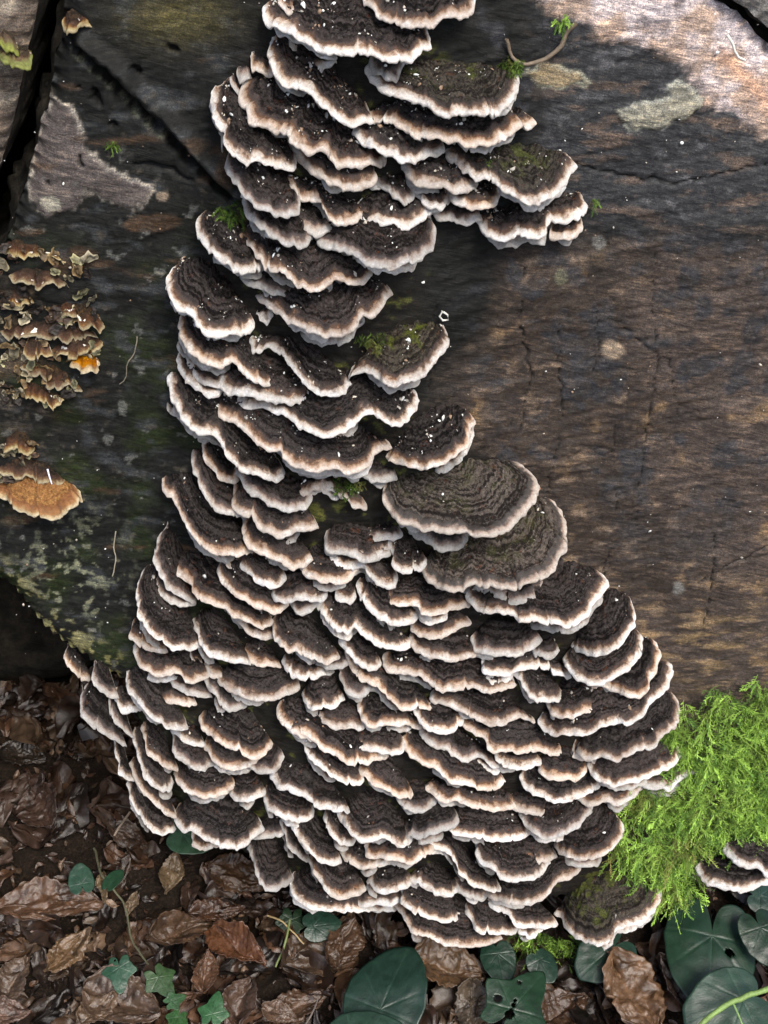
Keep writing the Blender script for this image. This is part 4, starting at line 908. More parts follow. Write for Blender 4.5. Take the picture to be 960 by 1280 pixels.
def rotm(yaw, pit, rol):
    cz, sz_, cx_, sx, cy, sy = math.cos(yaw), math.sin(yaw), math.cos(pit), math.sin(pit), math.cos(rol), math.sin(rol)
    return np.array([[cz, -sz_, 0], [sz_, cz, 0], [0, 0, 1]])@np.array([[1, 0, 0], [0, cx_, -sx], [0, sx, cx_]])@np.array([[cy, 0, sy], [0, 1, 0], [-sy, 0, cy]])
def dead_leaf_mesh_small(Lf, i, n_=6, m_=9):
    r_ = np.linspace(0, 1, n_)[:, None]; t_ = np.linspace(0, 2*np.pi, m_*2, endpoint=False)[None]
    k_ = 1+0.5*perlin(np.stack(np.broadcast_arrays(np.cos(t_)*1.5+i*3.1, np.sin(t_)*1.5, r_*0), -1))
    x = r_*k_*np.cos(t_)*Lf; y = r_*k_*np.sin(t_)*Lf*0.6; z = Lf*0.5*fbm(np.stack([x/Lf*1.6+i*1.7, y/Lf*1.6, x*0], -1), 3)
    c = (0.45+0.75*sm(r_, 0.6, 1.0)+0*t_).reshape(-1, 1)*np.ones((1, 3))
    return np.stack([x, y, z], -1).reshape(-1, 3), grid_faces(n_, m_*2, wrap=True), c
# yellow-brown crust brackets on the left of the log
CR = [
 ('Q', F_CRUST, [(-40,120),(10,110),(60,135),(110,128),(150,130),(230,140),(262,160)], 'thin ruffled yellow edged crust bracket, top one at the left edge'),
 ('Q', F_CRUST, [(40,215),(80,245),(130,235),(155,268),(190,240),(240,252),(275,262)], 'dark crust bracket with cream scalloped edge, second row at the left'),
 ('Q', F_CRUST, [(20,335),(60,320),(90,330),(130,312)], 'pair of small yellow knobs on crust at the left'),
 ('Q', F_CRUST, [(200,360),(250,375),(300,385),(330,415),(380,418),(405,440),(408,395)], 'cream edged curly crust bracket above the purple patch on the left'),
 ('Q', F_CRUST, [(0,440),(60,450),(130,445),(200,455),(270,465),(330,460),(390,458)], 'long thin crust ledge running across the left growth'),
 ('Q', F_CRUST, [(110,480),(115,530),(150,550),(195,540),(205,510)], 'round purple brown crust bracket in the left growth'),
 ('Q', F_CRUST, [(200,515),(260,528),(310,530),(370,500),(418,492)], 'ragged cream ledge just above the little orange bracket'),
 ('Q', F_ORANGE, [(290,545),(300,580),(345,592),(385,588),(402,560)], 'little bright orange bracket in the left crust growth'),
 ('Q', F_CRUST, [(85,580),(110,605),(160,600),(185,640),(220,668),(260,650),(320,660)], 'scalloped crust bracket below the little orange one'),
 ('Q', F_CRUST, [(30,660),(90,665),(110,700),(160,715),(210,728),(258,720)], 'lowest crumbly crust bracket of the left growth'),
 ('Q', F_CRUST, [(0,890),(20,915),(60,895),(100,922),(140,900)], 'small brown crust bracket above the large orange shelf'),
 ('Q', F_CRUST, [(-30,980),(10,1000),(60,1005),(110,1010),(160,1030),(220,1050),(265,1030)], 'cream flaky ledge growing along the back of the large orange shelf'),
 ('Q', F_ORANGE, [(-70,1060),(0,1095),(60,1135),(130,1168),(200,1178),(260,1162),(300,1125),(335,1105),(300,1050)], 'large orange shelf fungus with cream edge at the left'),
]
for k, (wn, mt, pts, lab) in enumerate(CR):
    o = 'Orange' if 'large orange' in lab else ''
    big = 'large orange' in lab
    add_fungus(zpx(wn, pts), 1 if big else 6, 22 if big else 15, 1 if big else 6, mt, lab, 'yellow brown crust brackets on the left of the log', 400+k, wob=2.1 if not big else 1.6,
               margin=3.0 if not big else 4.0, thick=1.1 if not big else 1.8, step=1.6, droop=38 if big else 42)
# crumbly flakes between them
Vs, Fs, Cs, k0 = [], [], [], 0
CC = [(0.42, 0.36, 0.22), (0.50, 0.44, 0.30), (0.30, 0.20, 0.09), (0.12, 0.07, 0.04), (0.05, 0.035, 0.025), (0.36, 0.34, 0.18)]
for i in range(120):
    rows_ = [(330, 112), (372, 118), (395, 120), (428, 125), (445, 122), (470, 95), (490, 88), (312, 70), (560, 55), (592, 60)]
    ry, rx = rows_[rng.integers(len(rows_))]; x = rng.uniform(-5, rx); y = ry+rng.normal(0, 7)
    Lf = rng.uniform(0.0018, 0.006); Vv, Ff, Cc = dead_leaf_mesh_small(Lf, i)
    Vv = Vv@rotm(rng.uniform(0, 6.28), rng.normal(0.5, 0.35), rng.normal(0, 0.35)).T
    P3 = W(x, y)[0]+NW*rng.uniform(0.001, 0.006)
    V3 = P3+Vv[:, :1]*RT+Vv[:, 1:2]*UW+Vv[:, 2:]*NW
    c_ = np.array(CC[rng.integers(6)])*rng.uniform(0.3, 0.75); Vs.append(V3); Fs.append(Ff+k0); Cs.append(np.c_[Cc*c_, np.ones(len(Vv))]); k0 += len(Vv)
cf = mesh_obj('crust_flakes', np.vstack(Vs), np.vstack(Fs), M_TWIG, col=np.vstack(Cs)); tag(cf, 'ragged yellow brown flakes of old crust fungus on the left of the log', 'fungus', kind='stuff')
# lime-edged shelves on the split log, and small ones at the top
LM = [([(-6, 50), (8, 62), (20, 66), (22, 58)], F_LIME, 'upper lime green edged bracket on the split log at upper left', 0.02),
      ([(-6, 72), (10, 80), (26, 82), (38, 80), (41, 70)], F_LIME, 'lower lime green edged bracket on the split log at upper left', 0.02),
      ([(78, 26), (82, 38), (92, 42), (96, 34), (104, 32), (114, 30)], F_CRUST, 'small brown bracket at the top of the long crack, upper left', 0.0)]
for k, (P, mt, lab, off) in enumerate(LM):
    add_fungus(P, 3, 12, 3, mt, lab, 'small brackets at the upper left', 500+k, off=off, wob=1.4, margin=3.2, thick=2.2, step=1.5)

# ------------------------------------------------------------------ white flecks on caps and wood (stuff)
def flecks(name, pts, nrm, size, mat, label):
    Vs, Fs = [], []; k = 0
    for p, nn, s in zip(pts, nrm, size):
        nn = nn/np.linalg.norm(nn); a = np.cross(nn, rng.standard_normal(3)); a /= np.linalg.norm(a); b_ = np.cross(nn, a)
        m = 6; th = np.arange(m)/m*2*np.pi; rr = s*rng.uniform(0.45, 1.2, m); asp = rng.uniform(0.4, 1)
        ring = p+np.outer(np.cos(th)*rr, a)+np.outer(np.sin(th)*rr*asp, b_)
        Vs += [ring, ring*1+nn*s*0.3, (p+nn*s*0.55)[None]]
        Vs[-2] = p+(Vs[-2]-p)*0.999
        for j in range(m):
            j2 = (j+1) % m
            Fs += [(k+j, k+j2, k+m+j2), (k+j, k+m+j2, k+m+j), (k+m+j, k+m+j2, k+2*m)]
        k += 2*m+1
    cc = np.array([(0.62, 0.64, 0.62), (0.62, 0.64, 0.62), (0.42, 0.38, 0.32), (0.22, 0.15, 0.10), (0.30, 0.28, 0.25)])[rng.integers(0, 5, len(size))]
    C = np.repeat(cc, 13, axis=0)
    o = mesh_obj(name, np.vstack(Vs), np.array(Fs), mat, smooth=False, col=np.c_[C, np.ones(len(C))])
    return tag(o, label, 'debris', kind='stuff')
pts, nrm, sz = [], [], []
for (capP, tp) in CAPV[:NMAIN]:
    r, c_ = capP.shape[:2]
    px = 480+((capP-CAM)@RT)/((capP-CAM)@FWD)/K; py = 640-((capP-CAM)@UPC)/((capP-CAM)@FWD)/K
    dens = 0.024 if py.mean() > 560 else 0.085
    k = rng.poisson(dens*c_*2.2)
    for _ in range(k):
        i = int(rng.uniform(0.3, 1)*(r-2)); j = rng.integers(0, c_-1)
        cl = rng.integers(1, 5 if py.mean() < 560 else 3)
        for __ in range(cl):
            ii = int(np.clip(i+rng.integers(-2, 3), 0, r-2)); jj = int(np.clip(j+rng.integers(-3, 4), 0, c_-2))
            e1 = capP[ii+1, jj]-capP[ii, jj]; e2 = capP[ii, jj+1]-capP[ii, jj]
            nn = np.cross(e2, e1); nn = nn/(np.linalg.norm(nn)+1e-12)
            if nn[2] < 0: nn = -nn
            pts.append(capP[ii, jj]+e1*rng.random()); nrm.append(nn+rng.standard_normal(3)*0.25); sz.append(rng.choice([0.0004, 0.0006, 0.0010, 0.0018], p=[0.42, 0.32, 0.18, 0.08]))
flecks('cap_flecks', pts, nrm, sz, M_TWIG, 'white crumbs and lichen specks scattered over the bracket caps')
pts = []; sz = []
for _ in range(260):
    x, y = rng.uniform(0, 960), rng.uniform(0, 800)
    if x < 330 and rng.random() < 0.5: y = rng.uniform(560, 830)
    pts.append(W(x, y)[0]+NW*0.0012); sz.append(rng.choice([0.0004, 0.0007, 0.0013], p=[0.6, 0.3, 0.1]))
flecks('wood_flecks', pts, [NW+rng.standard_normal(3)*0.2 for _ in pts], sz, M_TWIG, 'tiny pale specks stuck to the wet log face')

# ------------------------------------------------------------------ tubes (stems, twigs)
def tube(P, rad, sides=7):
    P = np.asarray(P, float); n = len(P)
    T = np.gradient(P, axis=0); T /= np.linalg.norm(T, axis=1)[:, None]+1e-12
    ref = np.array([0.13, 0.4, 0.9]); a = np.cross(T, ref); a /= np.linalg.norm(a, axis=1)[:, None]; b_ = np.cross(T, a)
    th = np.arange(sides)/sides*2*np.pi
    rad = np.broadcast_to(rad, (n,))
    V = P[:, None]+rad[:, None, None]*(np.cos(th)[None, :, None]*a[:, None]+np.sin(th)[None, :, None]*b_[:, None])
    return V.reshape(-1, 3), grid_faces(n, sides, wrap=True)
def twig(name, P3, r0, r1, colr, label, cat='twig', group=None):
    C = catmull(P3, 0.003); n = len(C)
    C = C+np.c_[perlin(np.c_[C*120]), perlin(np.c_[C*120+9]), perlin(np.c_[C*120+19])]*0.0008
    V, F = tube(C, np.linspace(r0, r1, n)*(1+0.15*perlin(np.c_[C*300])))
    o = mesh_obj(name, V, F, M_TWIG, col=np.tile(np.array([*colr, 1.0]), (len(V), 1)))
    return tag(o, label, cat, group)

# ------------------------------------------------------------------ leaves
def dead_leaf_mesh(Ln, Wd, curl, fold, bend, colr, seed, nu=29, nv=33, tear=0.10, crump=1.0):
    v = np.linspace(0, 1, nv)[:, None]; u = np.linspace(-1, 1, nu)[None, :]
    r = np.random.default_rng(int(seed*100))
    wv = np.sin(np.pi*v**r.uniform(0.7, 1.15))**r.uniform(0.5, 0.85)*(1-0.25*v)
    edge = 1+tear*2*perlin(np.stack(np.broadcast_arrays(v*9+seed, np.sign(u)*3, u*0), -1))+0.03*np.sin(v*np.pi*22)
    x = u*wv*Wd/2*edge; y = (v-0.5)*Ln+0*u
    wz = perlin(np.stack(np.broadcast_arrays(u*1.5+seed, v*2, 0*u*v), -1))
    vein = (0.5+0.5*np.cos((v*11-np.abs(u)*2.2+0.25*wz)*2*np.pi))**1.6
    z = 0.0048*Ln*vein*np.clip(np.abs(u)*2, 0, 1)-0.02*Ln*np.exp(-(u/0.10)**2)
    z = z+fold*Wd*np.abs(u)**1.3*wv+curl*Wd*(u**2)*np.sin(v*3+r.uniform(0, 3))
    z = z+bend*Ln*(v-0.5)**2*2+crump*0.11*Ln*fbm(np.stack(np.broadcast_arrays(u*1.3+seed, v*2.6, 0*u*v), -1), 4, 0.55)
    wx = fbm(np.stack(np.broadcast_arrays(u*0.9+seed+40, v*1.6, 0*u*v), -1), 3); x = x+wx*0.13*Ln*crump; y = y+np.roll(wx, 3, 0)*0.08*Ln*crump
    c = np.array(colr)[None, None]*np.ones((nv, nu, 1))
    ridge = vein**6*sm(np.abs(u), 0.08, 0.2); mid = np.exp(-(u/0.06)**2)+0*v
    c = c*(1+0.18*ridge[..., None]+0.35*mid[..., None])
    dk = sm(fbm(np.stack(np.broadcast_arrays(u*2+seed, v*4, 0*u*v), -1), 3), 0.15, 0.6)[..., None]; c = c*(1-0.55*dk)
    V = np.stack([x, y+0*x, z+0*x], -1).reshape(-1, 3)
    return V, grid_faces(nv, nu), np.c_[c.reshape(-1, 3), np.ones(nu*nv)]
IVYO = {
 'heart': [(0, 0.0), (14, 0.42), (35, 0.56), (62, 0.62), (90, 0.62), (118, 0.68), (145, 0.82), (165, 0.94), (180, 1.0)],
 'lobed': [(0, 0.02), (16, 0.46), (38, 0.62), (62, 0.50), (82, 0.58), (100, 0.80), (118, 0.62), (138, 0.56), (158, 0.74), (180, 1.05)],
 'round': [(0, 0.22), (18, 0.40), (45, 0.56), (80, 0.64), (115, 0.72), (145, 0.85), (165, 1.0), (180, 1.08)],
}
def ivy_mesh(size, shape, colr, seed, cup=0.1, nr=22, na=140, vein=0.4):
    th = np.linspace(-180, 180, na, endpoint=False)
    kx, ky = zip(*IVYO[shape]); rad = np.interp(np.abs(th), kx, ky)
    k = np.hanning(7); k /= k.sum(); rad = np.convolve(np.r_[rad[-3:], rad, rad[:3]], k, 'valid')
    rad = rad*(1+0.03*perlin(np.c_[th/15+seed, np.zeros(na), np.zeros(na)]))
    a = np.radians(th-180)      # tip points to +y
    rr = np.linspace(0, 1, nr)[:, None]
    x = rr*rad*np.sin(a)*size*0.9; y = rr*rad*np.cos(a)*size
    if shape == 'lobed': vs = [0, 62, -62, 115, -115]
    else: vs = [0, 45, -45, 90, -90]
    vd = np.full(rr.shape[0]*na, 9.0)
    for va in vs:
        dv = np.array([math.sin(R(va)), math.cos(R(va))]); P2 = np.c_[x.ravel(), y.ravel()]
        al = P2@dv; pe = np.abs(P2@np.array([dv[1], -dv[0]])); pe = np.where(al < -0.01*size, 9, pe+al*0.012); vd = np.minimum(vd, pe/size)
    vd = vd.reshape(nr, na)
    z = cup*size*(rr*rad)**2*np.cos(a*2+seed)*0.6 - cup*size*(rr*rad)**2*0.4 - 0.008*size*np.exp(-(vd/0.02)**2)
    z = z+0.022*size*fbm(np.stack([x/size*2+seed, y/size*2, 0*x], -1), 3)
    c = np.array(colr)[None, None]*0.55*np.ones((nr, na, 1)); vm = np.exp(-(vd/0.016)**2)[..., None]
    c = c*(1+vein*vm*0.6)+np.array([0.03, 0.045, 0.03])*vm*vein*0.3
    c = c*(1-0.25*sm(fbm(np.stack([x/size*5+seed, y/size*5, 0*x], -1), 3), 0, 0.5)[..., None])
    return np.stack([x, y, z], -1).reshape(-1, 3), grid_faces(nr, na, wrap=True)[:, ::-1], np.c_[c.reshape(-1, 3), np.ones(nr*na)]
def place(o, p, yaw, pitch=0, roll=0):
    o.location = p; o.rotation_mode = 'ZXY'; o.rotation_euler = (pitch, roll, yaw)
PXM = 0.0005*1.06

# litter mass: small dark leaf scraps (stuff)
Vs, Fs, Cs = [], [], []; k = 0
BR_C = [(0.16, 0.085, 0.05), (0.11, 0.06, 0.038), (0.21, 0.12, 0.07), (0.075, 0.045, 0.032), (0.13, 0.085, 0.065), (0.26, 0.17, 0.11), (0.05, 0.035, 0.028)]
def rotm(yaw, pit, rol):
    cz, sz_, cx_, sx, cy, sy = math.cos(yaw), math.sin(yaw), math.cos(pit), math.sin(pit), math.cos(rol), math.sin(rol)
    return np.array([[cz, -sz_, 0], [sz_, cz, 0], [0, 0, 1]])@np.array([[1, 0, 0], [0, cx_, -sx], [0, sx, cx_]])@np.array([[cy, 0, sy], [0, 1, 0], [-sy, 0, cy]])
for i in range(5600):
    big = i < 1150
    x = rng.uniform(-0.42, 0.42); y = rng.uniform(-0.36, 0.34)
    if big and i > 1000: x, y = rng.uniform(-0.42, 0.0), rng.uniform(0.13, 0.19)
    Ln = rng.uniform(0.030, 0.062) if big else rng.uniform(0.003, 0.014)
    Vv, Ff, Cc = dead_leaf_mesh(Ln, Ln*rng.uniform(0.35, 0.62), rng.uniform(-0.3, 0.5), rng.uniform(-0.1, 0.5), rng.uniform(-0.4, 0.6), np.array(BR_C[rng.integers(7)])*rng.uniform(0.10, 0.46), i*1.37, *((13, 17) if big else (5, 6)), 0.22, 1.1)
    Vv = Vv@rotm(rng.uniform(0, 6.28), rng.normal(0, 0.32), rng.normal(0, 0.32)).T+np.array([x, y, ZG+rng.uniform(-0.003, 0.010)+(rng.uniform(0, 0.05) if big and i > 1000 else 0)])
    Vs.append(Vv); Fs.append(Ff+k); Cs.append(Cc); k += len(Vv)
lit = mesh_obj('leaf_litter', np.vstack(Vs), np.vstack(Fs), M_DEAD, col=np.vstack(Cs)); tag(lit, 'layer of crumbled brown leaves covering the forest floor', 'leaf litter', kind='stuff')

# (px, py, length px, width px, heading deg in photo (0 = up, clockwise), colour, height m, curl, fold, bend, pitch, roll, label)
DL = [
 (60,1128,150,68,82,(0.17,0.095,0.06),0.020,0.05,0.10,-0.15,0,0.15,'big ribbed brown leaf with strong side veins at the left edge'),
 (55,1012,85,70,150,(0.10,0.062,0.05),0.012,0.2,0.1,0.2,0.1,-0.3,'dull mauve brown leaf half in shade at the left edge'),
 (85,1190,80,44,215,(0.24,0.15,0.085),0.016,0.1,0.1,0.2,0,0.1,'light tan leaf with ragged tip below the big ribbed leaf'),
 (215,1090,66,36,10,(0.24,0.17,0.105),0.018,0.15,0.05,0.1,0.2,0.2,'pale straw leaf standing under the column at lower left'),
 (225,1165,110,44,62,(0.14,0.085,0.055),0.022,0.25,0.3,0.1,0,0.5,'folded long brown leaf pointing up right in the middle of the litter'),
 (300,1185,100,50,128,(0.19,0.085,0.045),0.020,0.2,0.35,0.1,0.1,-0.3,'reddish brown boat shaped leaf below the hanging earlobe bracket'),
 (300,1095,90,60,95,(0.13,0.075,0.045),0.012,0.1,0.1,0,0.1,0.2,'smooth chestnut leaf lying just below the column on the left'),
 (395,1190,110,74,60,(0.115,0.075,0.052),0.014,0.2,0.05,0.1,0,0.1,'dull crinkled leaf between the two small ivy leaves and the big one'),
 (430,1180,74,52,20,(0.12,0.068,0.042),0.018,0.2,0.1,0.1,0.2,0,'striped brown leaf just left of the big glossy ivy leaf'),
 (560,1210,96,72,100,(0.17,0.10,0.055),0.022,0.15,0.15,0.1,0.1,0.2,'golden brown leaf just right of the big glossy ivy leaf'),
 (590,1258,60,50,180,(0.13,0.10,0.075),0.020,0.3,0.1,0.2,0,0,'torn grey brown leaf at the bottom under the golden one'),
 (790,1245,125,86,160,(0.22,0.125,0.07),0.030,0.15,0.2,0.1,-0.1,0.1,'large glossy copper leaf at the bottom right'),
 (840,1230,80,40,150,(0.06,0.04,0.034),0.022,0.3,0.2,0.2,0,0.3,'dark shrivelled leaf beside the copper leaf'),
 (155,1255,110,74,110,(0.15,0.098,0.07),0.020,0.2,0.1,0.2,0,0,'curled brown leaf at the bottom left below the small ivy leaf'),
 (120,1262,66,40,40,(0.21,0.14,0.095),0.026,0.2,0.3,0.1,0,0,'pinkish brown leaf at the bottom edge, left'),
 (258,1215,62,36,0,(0.20,0.11,0.07),0.022,0.3,0.2,0.1,0.1,0,'wrinkled orange brown leaf right of the green lobed ivy leaf'),
 (300,1262,80,46,200,(0.13,0.08,0.06),0.020,0.3,0.2,0.1,0,0,'grey brown leaf at the bottom edge by the bright green ivy leaf'),
 (20,1225,70,50,20,(0.17,0.115,0.085),0.018,0.2,0.2,0.1,0,0,'pale brown leaf scrap at the lower left corner'),
 (10,1268,60,44,80,(0.18,0.11,0.085),0.026,0.2,0.1,0.1,0,0,'pinkish leaf in the very corner at lower left'),
 (130,1110,48,16,170,(0.22,0.16,0.10),0.024,0.1,0.4,0.1,0,0,'small narrow straw coloured leaf between the upper ivy leaves'),
 (165,1130,40,18,15,(0.25,0.18,0.12),0.024,0.1,0.4,0.1,0,0,'tiny pale curled leaf right of the paired ivy leaves'),
 (270,1140,80,40,75,(0.10,0.05,0.03),0.018,0.2,0.3,0.1,0,0.2,'dark reddish leaf folded under the straw leaf'),
 (380,1255,90,50,60,(0.15,0.09,0.06),0.018,0.2,0.2,0.1,0,0,'long brown leaf at the bottom just left of the big ivy leaf'),
 (350,1268,50,30,110,(0.19,0.12,0.085),0.026,0.2,0.2,0.1,0,0,'small pinkish leaf tip at the bottom edge left of centre'),
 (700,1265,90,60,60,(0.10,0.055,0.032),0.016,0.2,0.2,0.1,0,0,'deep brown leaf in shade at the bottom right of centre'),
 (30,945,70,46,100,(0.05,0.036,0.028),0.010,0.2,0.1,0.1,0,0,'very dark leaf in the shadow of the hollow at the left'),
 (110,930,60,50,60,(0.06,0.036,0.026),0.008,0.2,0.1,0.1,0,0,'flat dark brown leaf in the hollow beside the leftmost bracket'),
 (160,1045,70,44,120,(0.12,0.08,0.06),0.012,0.2,0.1,0.1,0,0,'grey brown broken leaf left of the half hidden ivy leaf'),
]
for k, (x, y, ln, wd, hd, colr, h, cu, fo, be, pi_, ro, lab) in enumerate(DL):
    V, F, C = dead_leaf_mesh(ln*PXM*1.1, wd*PXM*1.2, cu, fo, be, np.array(colr)*np.array([0.37, 0.36, 0.33]), 40+k*3.7, 41, 89, 0.09, 0.62)
    o = mesh_obj('fallen_leaf', V, F, M_DEAD, col=C); tag(o, lab, 'leaf', 'dead leaves on the ground')
    sol = o.modifiers.new('thickness', 'SOLIDIFY'); sol.thickness = 0.0003
    place(o, ground(x, y, h)[0], -R(hd), pi_, ro)
# ivy
IV = [
 (102,1105,40,'heart',-15,(0.030,0.085,0.070),0.030,0.1,0.1,'dark teal heart shaped ivy leaf, left one of the small pair at left'),
 (138,1104,32,'heart',30,(0.026,0.085,0.055),0.032,-0.1,-0.4,'dark green folded ivy leaf, right one of the small pair at left'),
 (149,1210,44,'lobed',172,(0.030,0.095,0.070),0.034,0.1,0.0,'small bluish ivy leaf with a tiny hole at the bottom left'),
 (198,1222,44,'lobed',140,(0.040,0.095,0.045),0.030,0.1,0.1,'green and brown lobed ivy leaf right of the bluish one'),
 (215,1252,26,'lobed',60,(0.035,0.105,0.050),0.030,0.1,0.1,'tiny star shaped ivy leaf at the bottom left'),
 (266,1268,40,'lobed',10,(0.035,0.125,0.060),0.034,0.1,0.1,'bright green ivy leaf at the bottom edge, left of centre'),
 (222,1272,30,'lobed',200,(0.030,0.10,0.035),0.028,0.0,0.1,'small mid green ivy leaf cut by the bottom edge'),
 (228,1042,62,'round',100,(0.040,0.105,0.070),0.050,0.2,0.0,'pale green ivy leaf peeping out under the lower left shelf'),
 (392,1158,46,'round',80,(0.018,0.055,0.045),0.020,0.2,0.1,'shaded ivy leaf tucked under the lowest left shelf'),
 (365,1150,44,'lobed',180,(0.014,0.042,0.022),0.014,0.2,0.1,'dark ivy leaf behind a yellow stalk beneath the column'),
 (476,1262,112,'round',24,(0.014,0.044,0.038),0.044,0.15,-0.1,'big glossy dark ivy leaf at the bottom centre'),
 (440,1304,88,'round',80,(0.022,0.060,0.052),0.052,0.1,0.1,'large blue green ivy leaf cut by the bottom edge at centre'),
 (640,1262,92,'lobed',40,(0.012,0.045,0.026),0.040,0.1,0.1,'dark lobed ivy leaf with ragged holes at the bottom right of centre'),
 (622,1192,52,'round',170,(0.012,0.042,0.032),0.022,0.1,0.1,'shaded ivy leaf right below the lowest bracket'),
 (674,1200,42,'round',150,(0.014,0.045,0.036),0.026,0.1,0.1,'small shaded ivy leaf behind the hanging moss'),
 (765,1185,78,'heart',230,(0.016,0.050,0.040),0.030,0.1,0.1,'smooth dark ivy leaf below the lowest right bracket'),
 (890,1170,142,'heart',190,(0.014,0.046,0.032),0.034,0.1,0.1,'largest heart shaped ivy leaf at the right with a small hole'),
 (950,1160,70,'heart',160,(0.010,0.034,0.020),0.044,0.1,0.1,'dark ivy leaf at the right edge overlapping the largest one'),
 (928,1250,98,'round',250,(0.026,0.068,0.056),0.050,0.1,0.1,'blue grey ivy leaf in the lower right corner behind the green stalk'),
 (950,1120,56,'round',100,(0.020,0.055,0.050),0.030,0.1,0.1,'small bluish ivy leaf under the pair of brackets at the right'),
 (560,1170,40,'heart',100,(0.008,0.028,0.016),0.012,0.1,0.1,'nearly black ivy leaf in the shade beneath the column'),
]
for k, (x, y, sz_, shp, hd, colr, h, pi_, ro, lab) in enumerate(IV):
    V, F, C = ivy_mesh(sz_*PXM*0.86, shp, np.array(colr)*np.array([1.15, 1.0, 0.8]), k*2.3, cup=0.20)
    if 'hole' in lab:
        nh = 7 if 'holes' in lab else 1; hr = np.random.default_rng(k); fc = V[F].mean(1)
        for _ in range(nh):
            hc = V[hr.integers(len(V))]*0.8; rr_ = sz_*PXM*hr.uniform(0.03, 0.07)
            keep = np.hypot(fc[:, 0]-hc[0], fc[:, 1]-hc[1]) > rr_; F = F[keep]; fc = fc[keep]
    o = mesh_obj('ivy_leaf', V, F, M_IVY, col=C); tag(o, lab, 'leaf', 'ivy leaves on the ground')
    sol = o.modifiers.new('thickness', 'SOLIDIFY'); sol.thickness = 0.00035
    place(o, ground(x, y, h)[0], -R(hd), pi_, ro)
# stalks and twigs
def gp(l): return [ground(x, y, h)[0] for x, y, h in l]
twig('ivy_stalk', gp([(965,1235,0.075),(925,1248,0.072),(890,1268,0.07),(870,1290,0.068)]), 0.0022, 0.0019, (0.14, 0.22, 0.06), 'thick light green ivy stalk crossing the lower right corner', 'stem')
twig('ivy_stalk', gp([(915,1252,0.07),(922,1268,0.068),(932,1292,0.06)]), 0.0009, 0.0007, (0.13, 0.22, 0.07), 'thin green side shoot under the thick stalk at lower right', 'stem')
twig('ivy_stalk', gp([(362,1150,0.03),(358,1175,0.03),(345,1208,0.02)]), 0.0010, 0.0009, (0.12, 0.15, 0.05), 'thin green stalk beside the dark ivy leaf beneath the column', 'stem')
twig('leaf_stalk', gp([(335,1145,0.028),(352,1152,0.03),(380,1180,0.026)]), 0.0008, 0.0006, (0.26, 0.19, 0.09), 'yellow brown leaf stalk beneath the column', 'stem')
twig('twig', gp([(162,1015,0.02),(150,1032,0.022),(142,1045,0.02)]), 0.0012, 0.0010, (0.20, 0.16, 0.12), 'short pale twig lying on the litter at the left')
twig('twig', gp([(118,1060,0.02),(128,1095,0.028),(155,1130,0.026),(165,1175,0.026),(185,1205,0.03)]), 0.0011, 0.0009, (0.07, 0.07, 0.04), 'thin trailing ivy stem joining the small ivy leaves at left')
twig('twig', gp([(120,1000,0.014),(155,1008,0.014),(190,1018,0.014)]), 0.0016, 0.001, (0.03, 0.022, 0.016), 'dark straight twig at the foot of the column on the left')
twig('twig', gp([(380,1285,0.03),(392,1262,0.03),(398,1245,0.028)]), 0.0008, 0.0006, (0.11, 0.09, 0.08), 'short grey leaf stalk standing left of the big ivy leaf')
def wp(l): return [W(x, y)[0]+NW*h for x, y, h in l]
twig('root_tendril', wp([(632,45,0.004),(640,68,0.003),(655,76,0.005),(680,70,0.005),(700,55,0.004),(706,40,0.003),(720,28,0.003)]), 0.0009, 0.0013, (0.13, 0.10, 0.07), 'thin curled root tendril on the dark wood at top right of centre', 'root')
twig('splinter', wp([(645,576,0.006),(655,585,0.009),(672,600,0.010)]), 0.0003, 0.0014, (0.22, 0.12, 0.07), 'red brown splinter resting above the big upper zoned bracket', 'splinter')
twig('white_thread', wp([(908,40,0.004),(915,52,0.005),(918,64,0.005),(930,72,0.004)]), 0.0008, 0.0006, (0.6, 0.6, 0.55), 'white curved thread on the pale wood at top right', 'thread')
twig('white_thread', wp([(146,660,0.003),(143,680,0.003),(146,695,0.003),(141,716,0.003)]), 0.0004, 0.0004, (0.30, 0.27, 0.2), 'fine pale thread on the dark wood at lower left', 'thread')
twig('white_thread', wp([(172,418,0.003),(170,435,0.003),(160,450,0.003),(158,470,0.003),(150,476,0.003)]), 0.0004, 0.0003, (0.18, 0.16, 0.12), 'fine dark root thread right of the crust growth', 'thread')
twig('white_thread', wp([(552,384,0.004),(549,391,0.004),(557,398,0.004),(561,392,0.004),(553,385,0.004)]), 0.0006, 0.0006, (0.6, 0.6, 0.55), 'small white ring lying on the wood above the large fan', 'thread')
twig('white_thread', wp([(60,582,0.004),(64,588,0.007),(68,594,0.010)]), 0.0006, 0.0004, (0.6, 0.62, 0.72), 'bluish white sliver standing on the large orange shelf', 'thread')

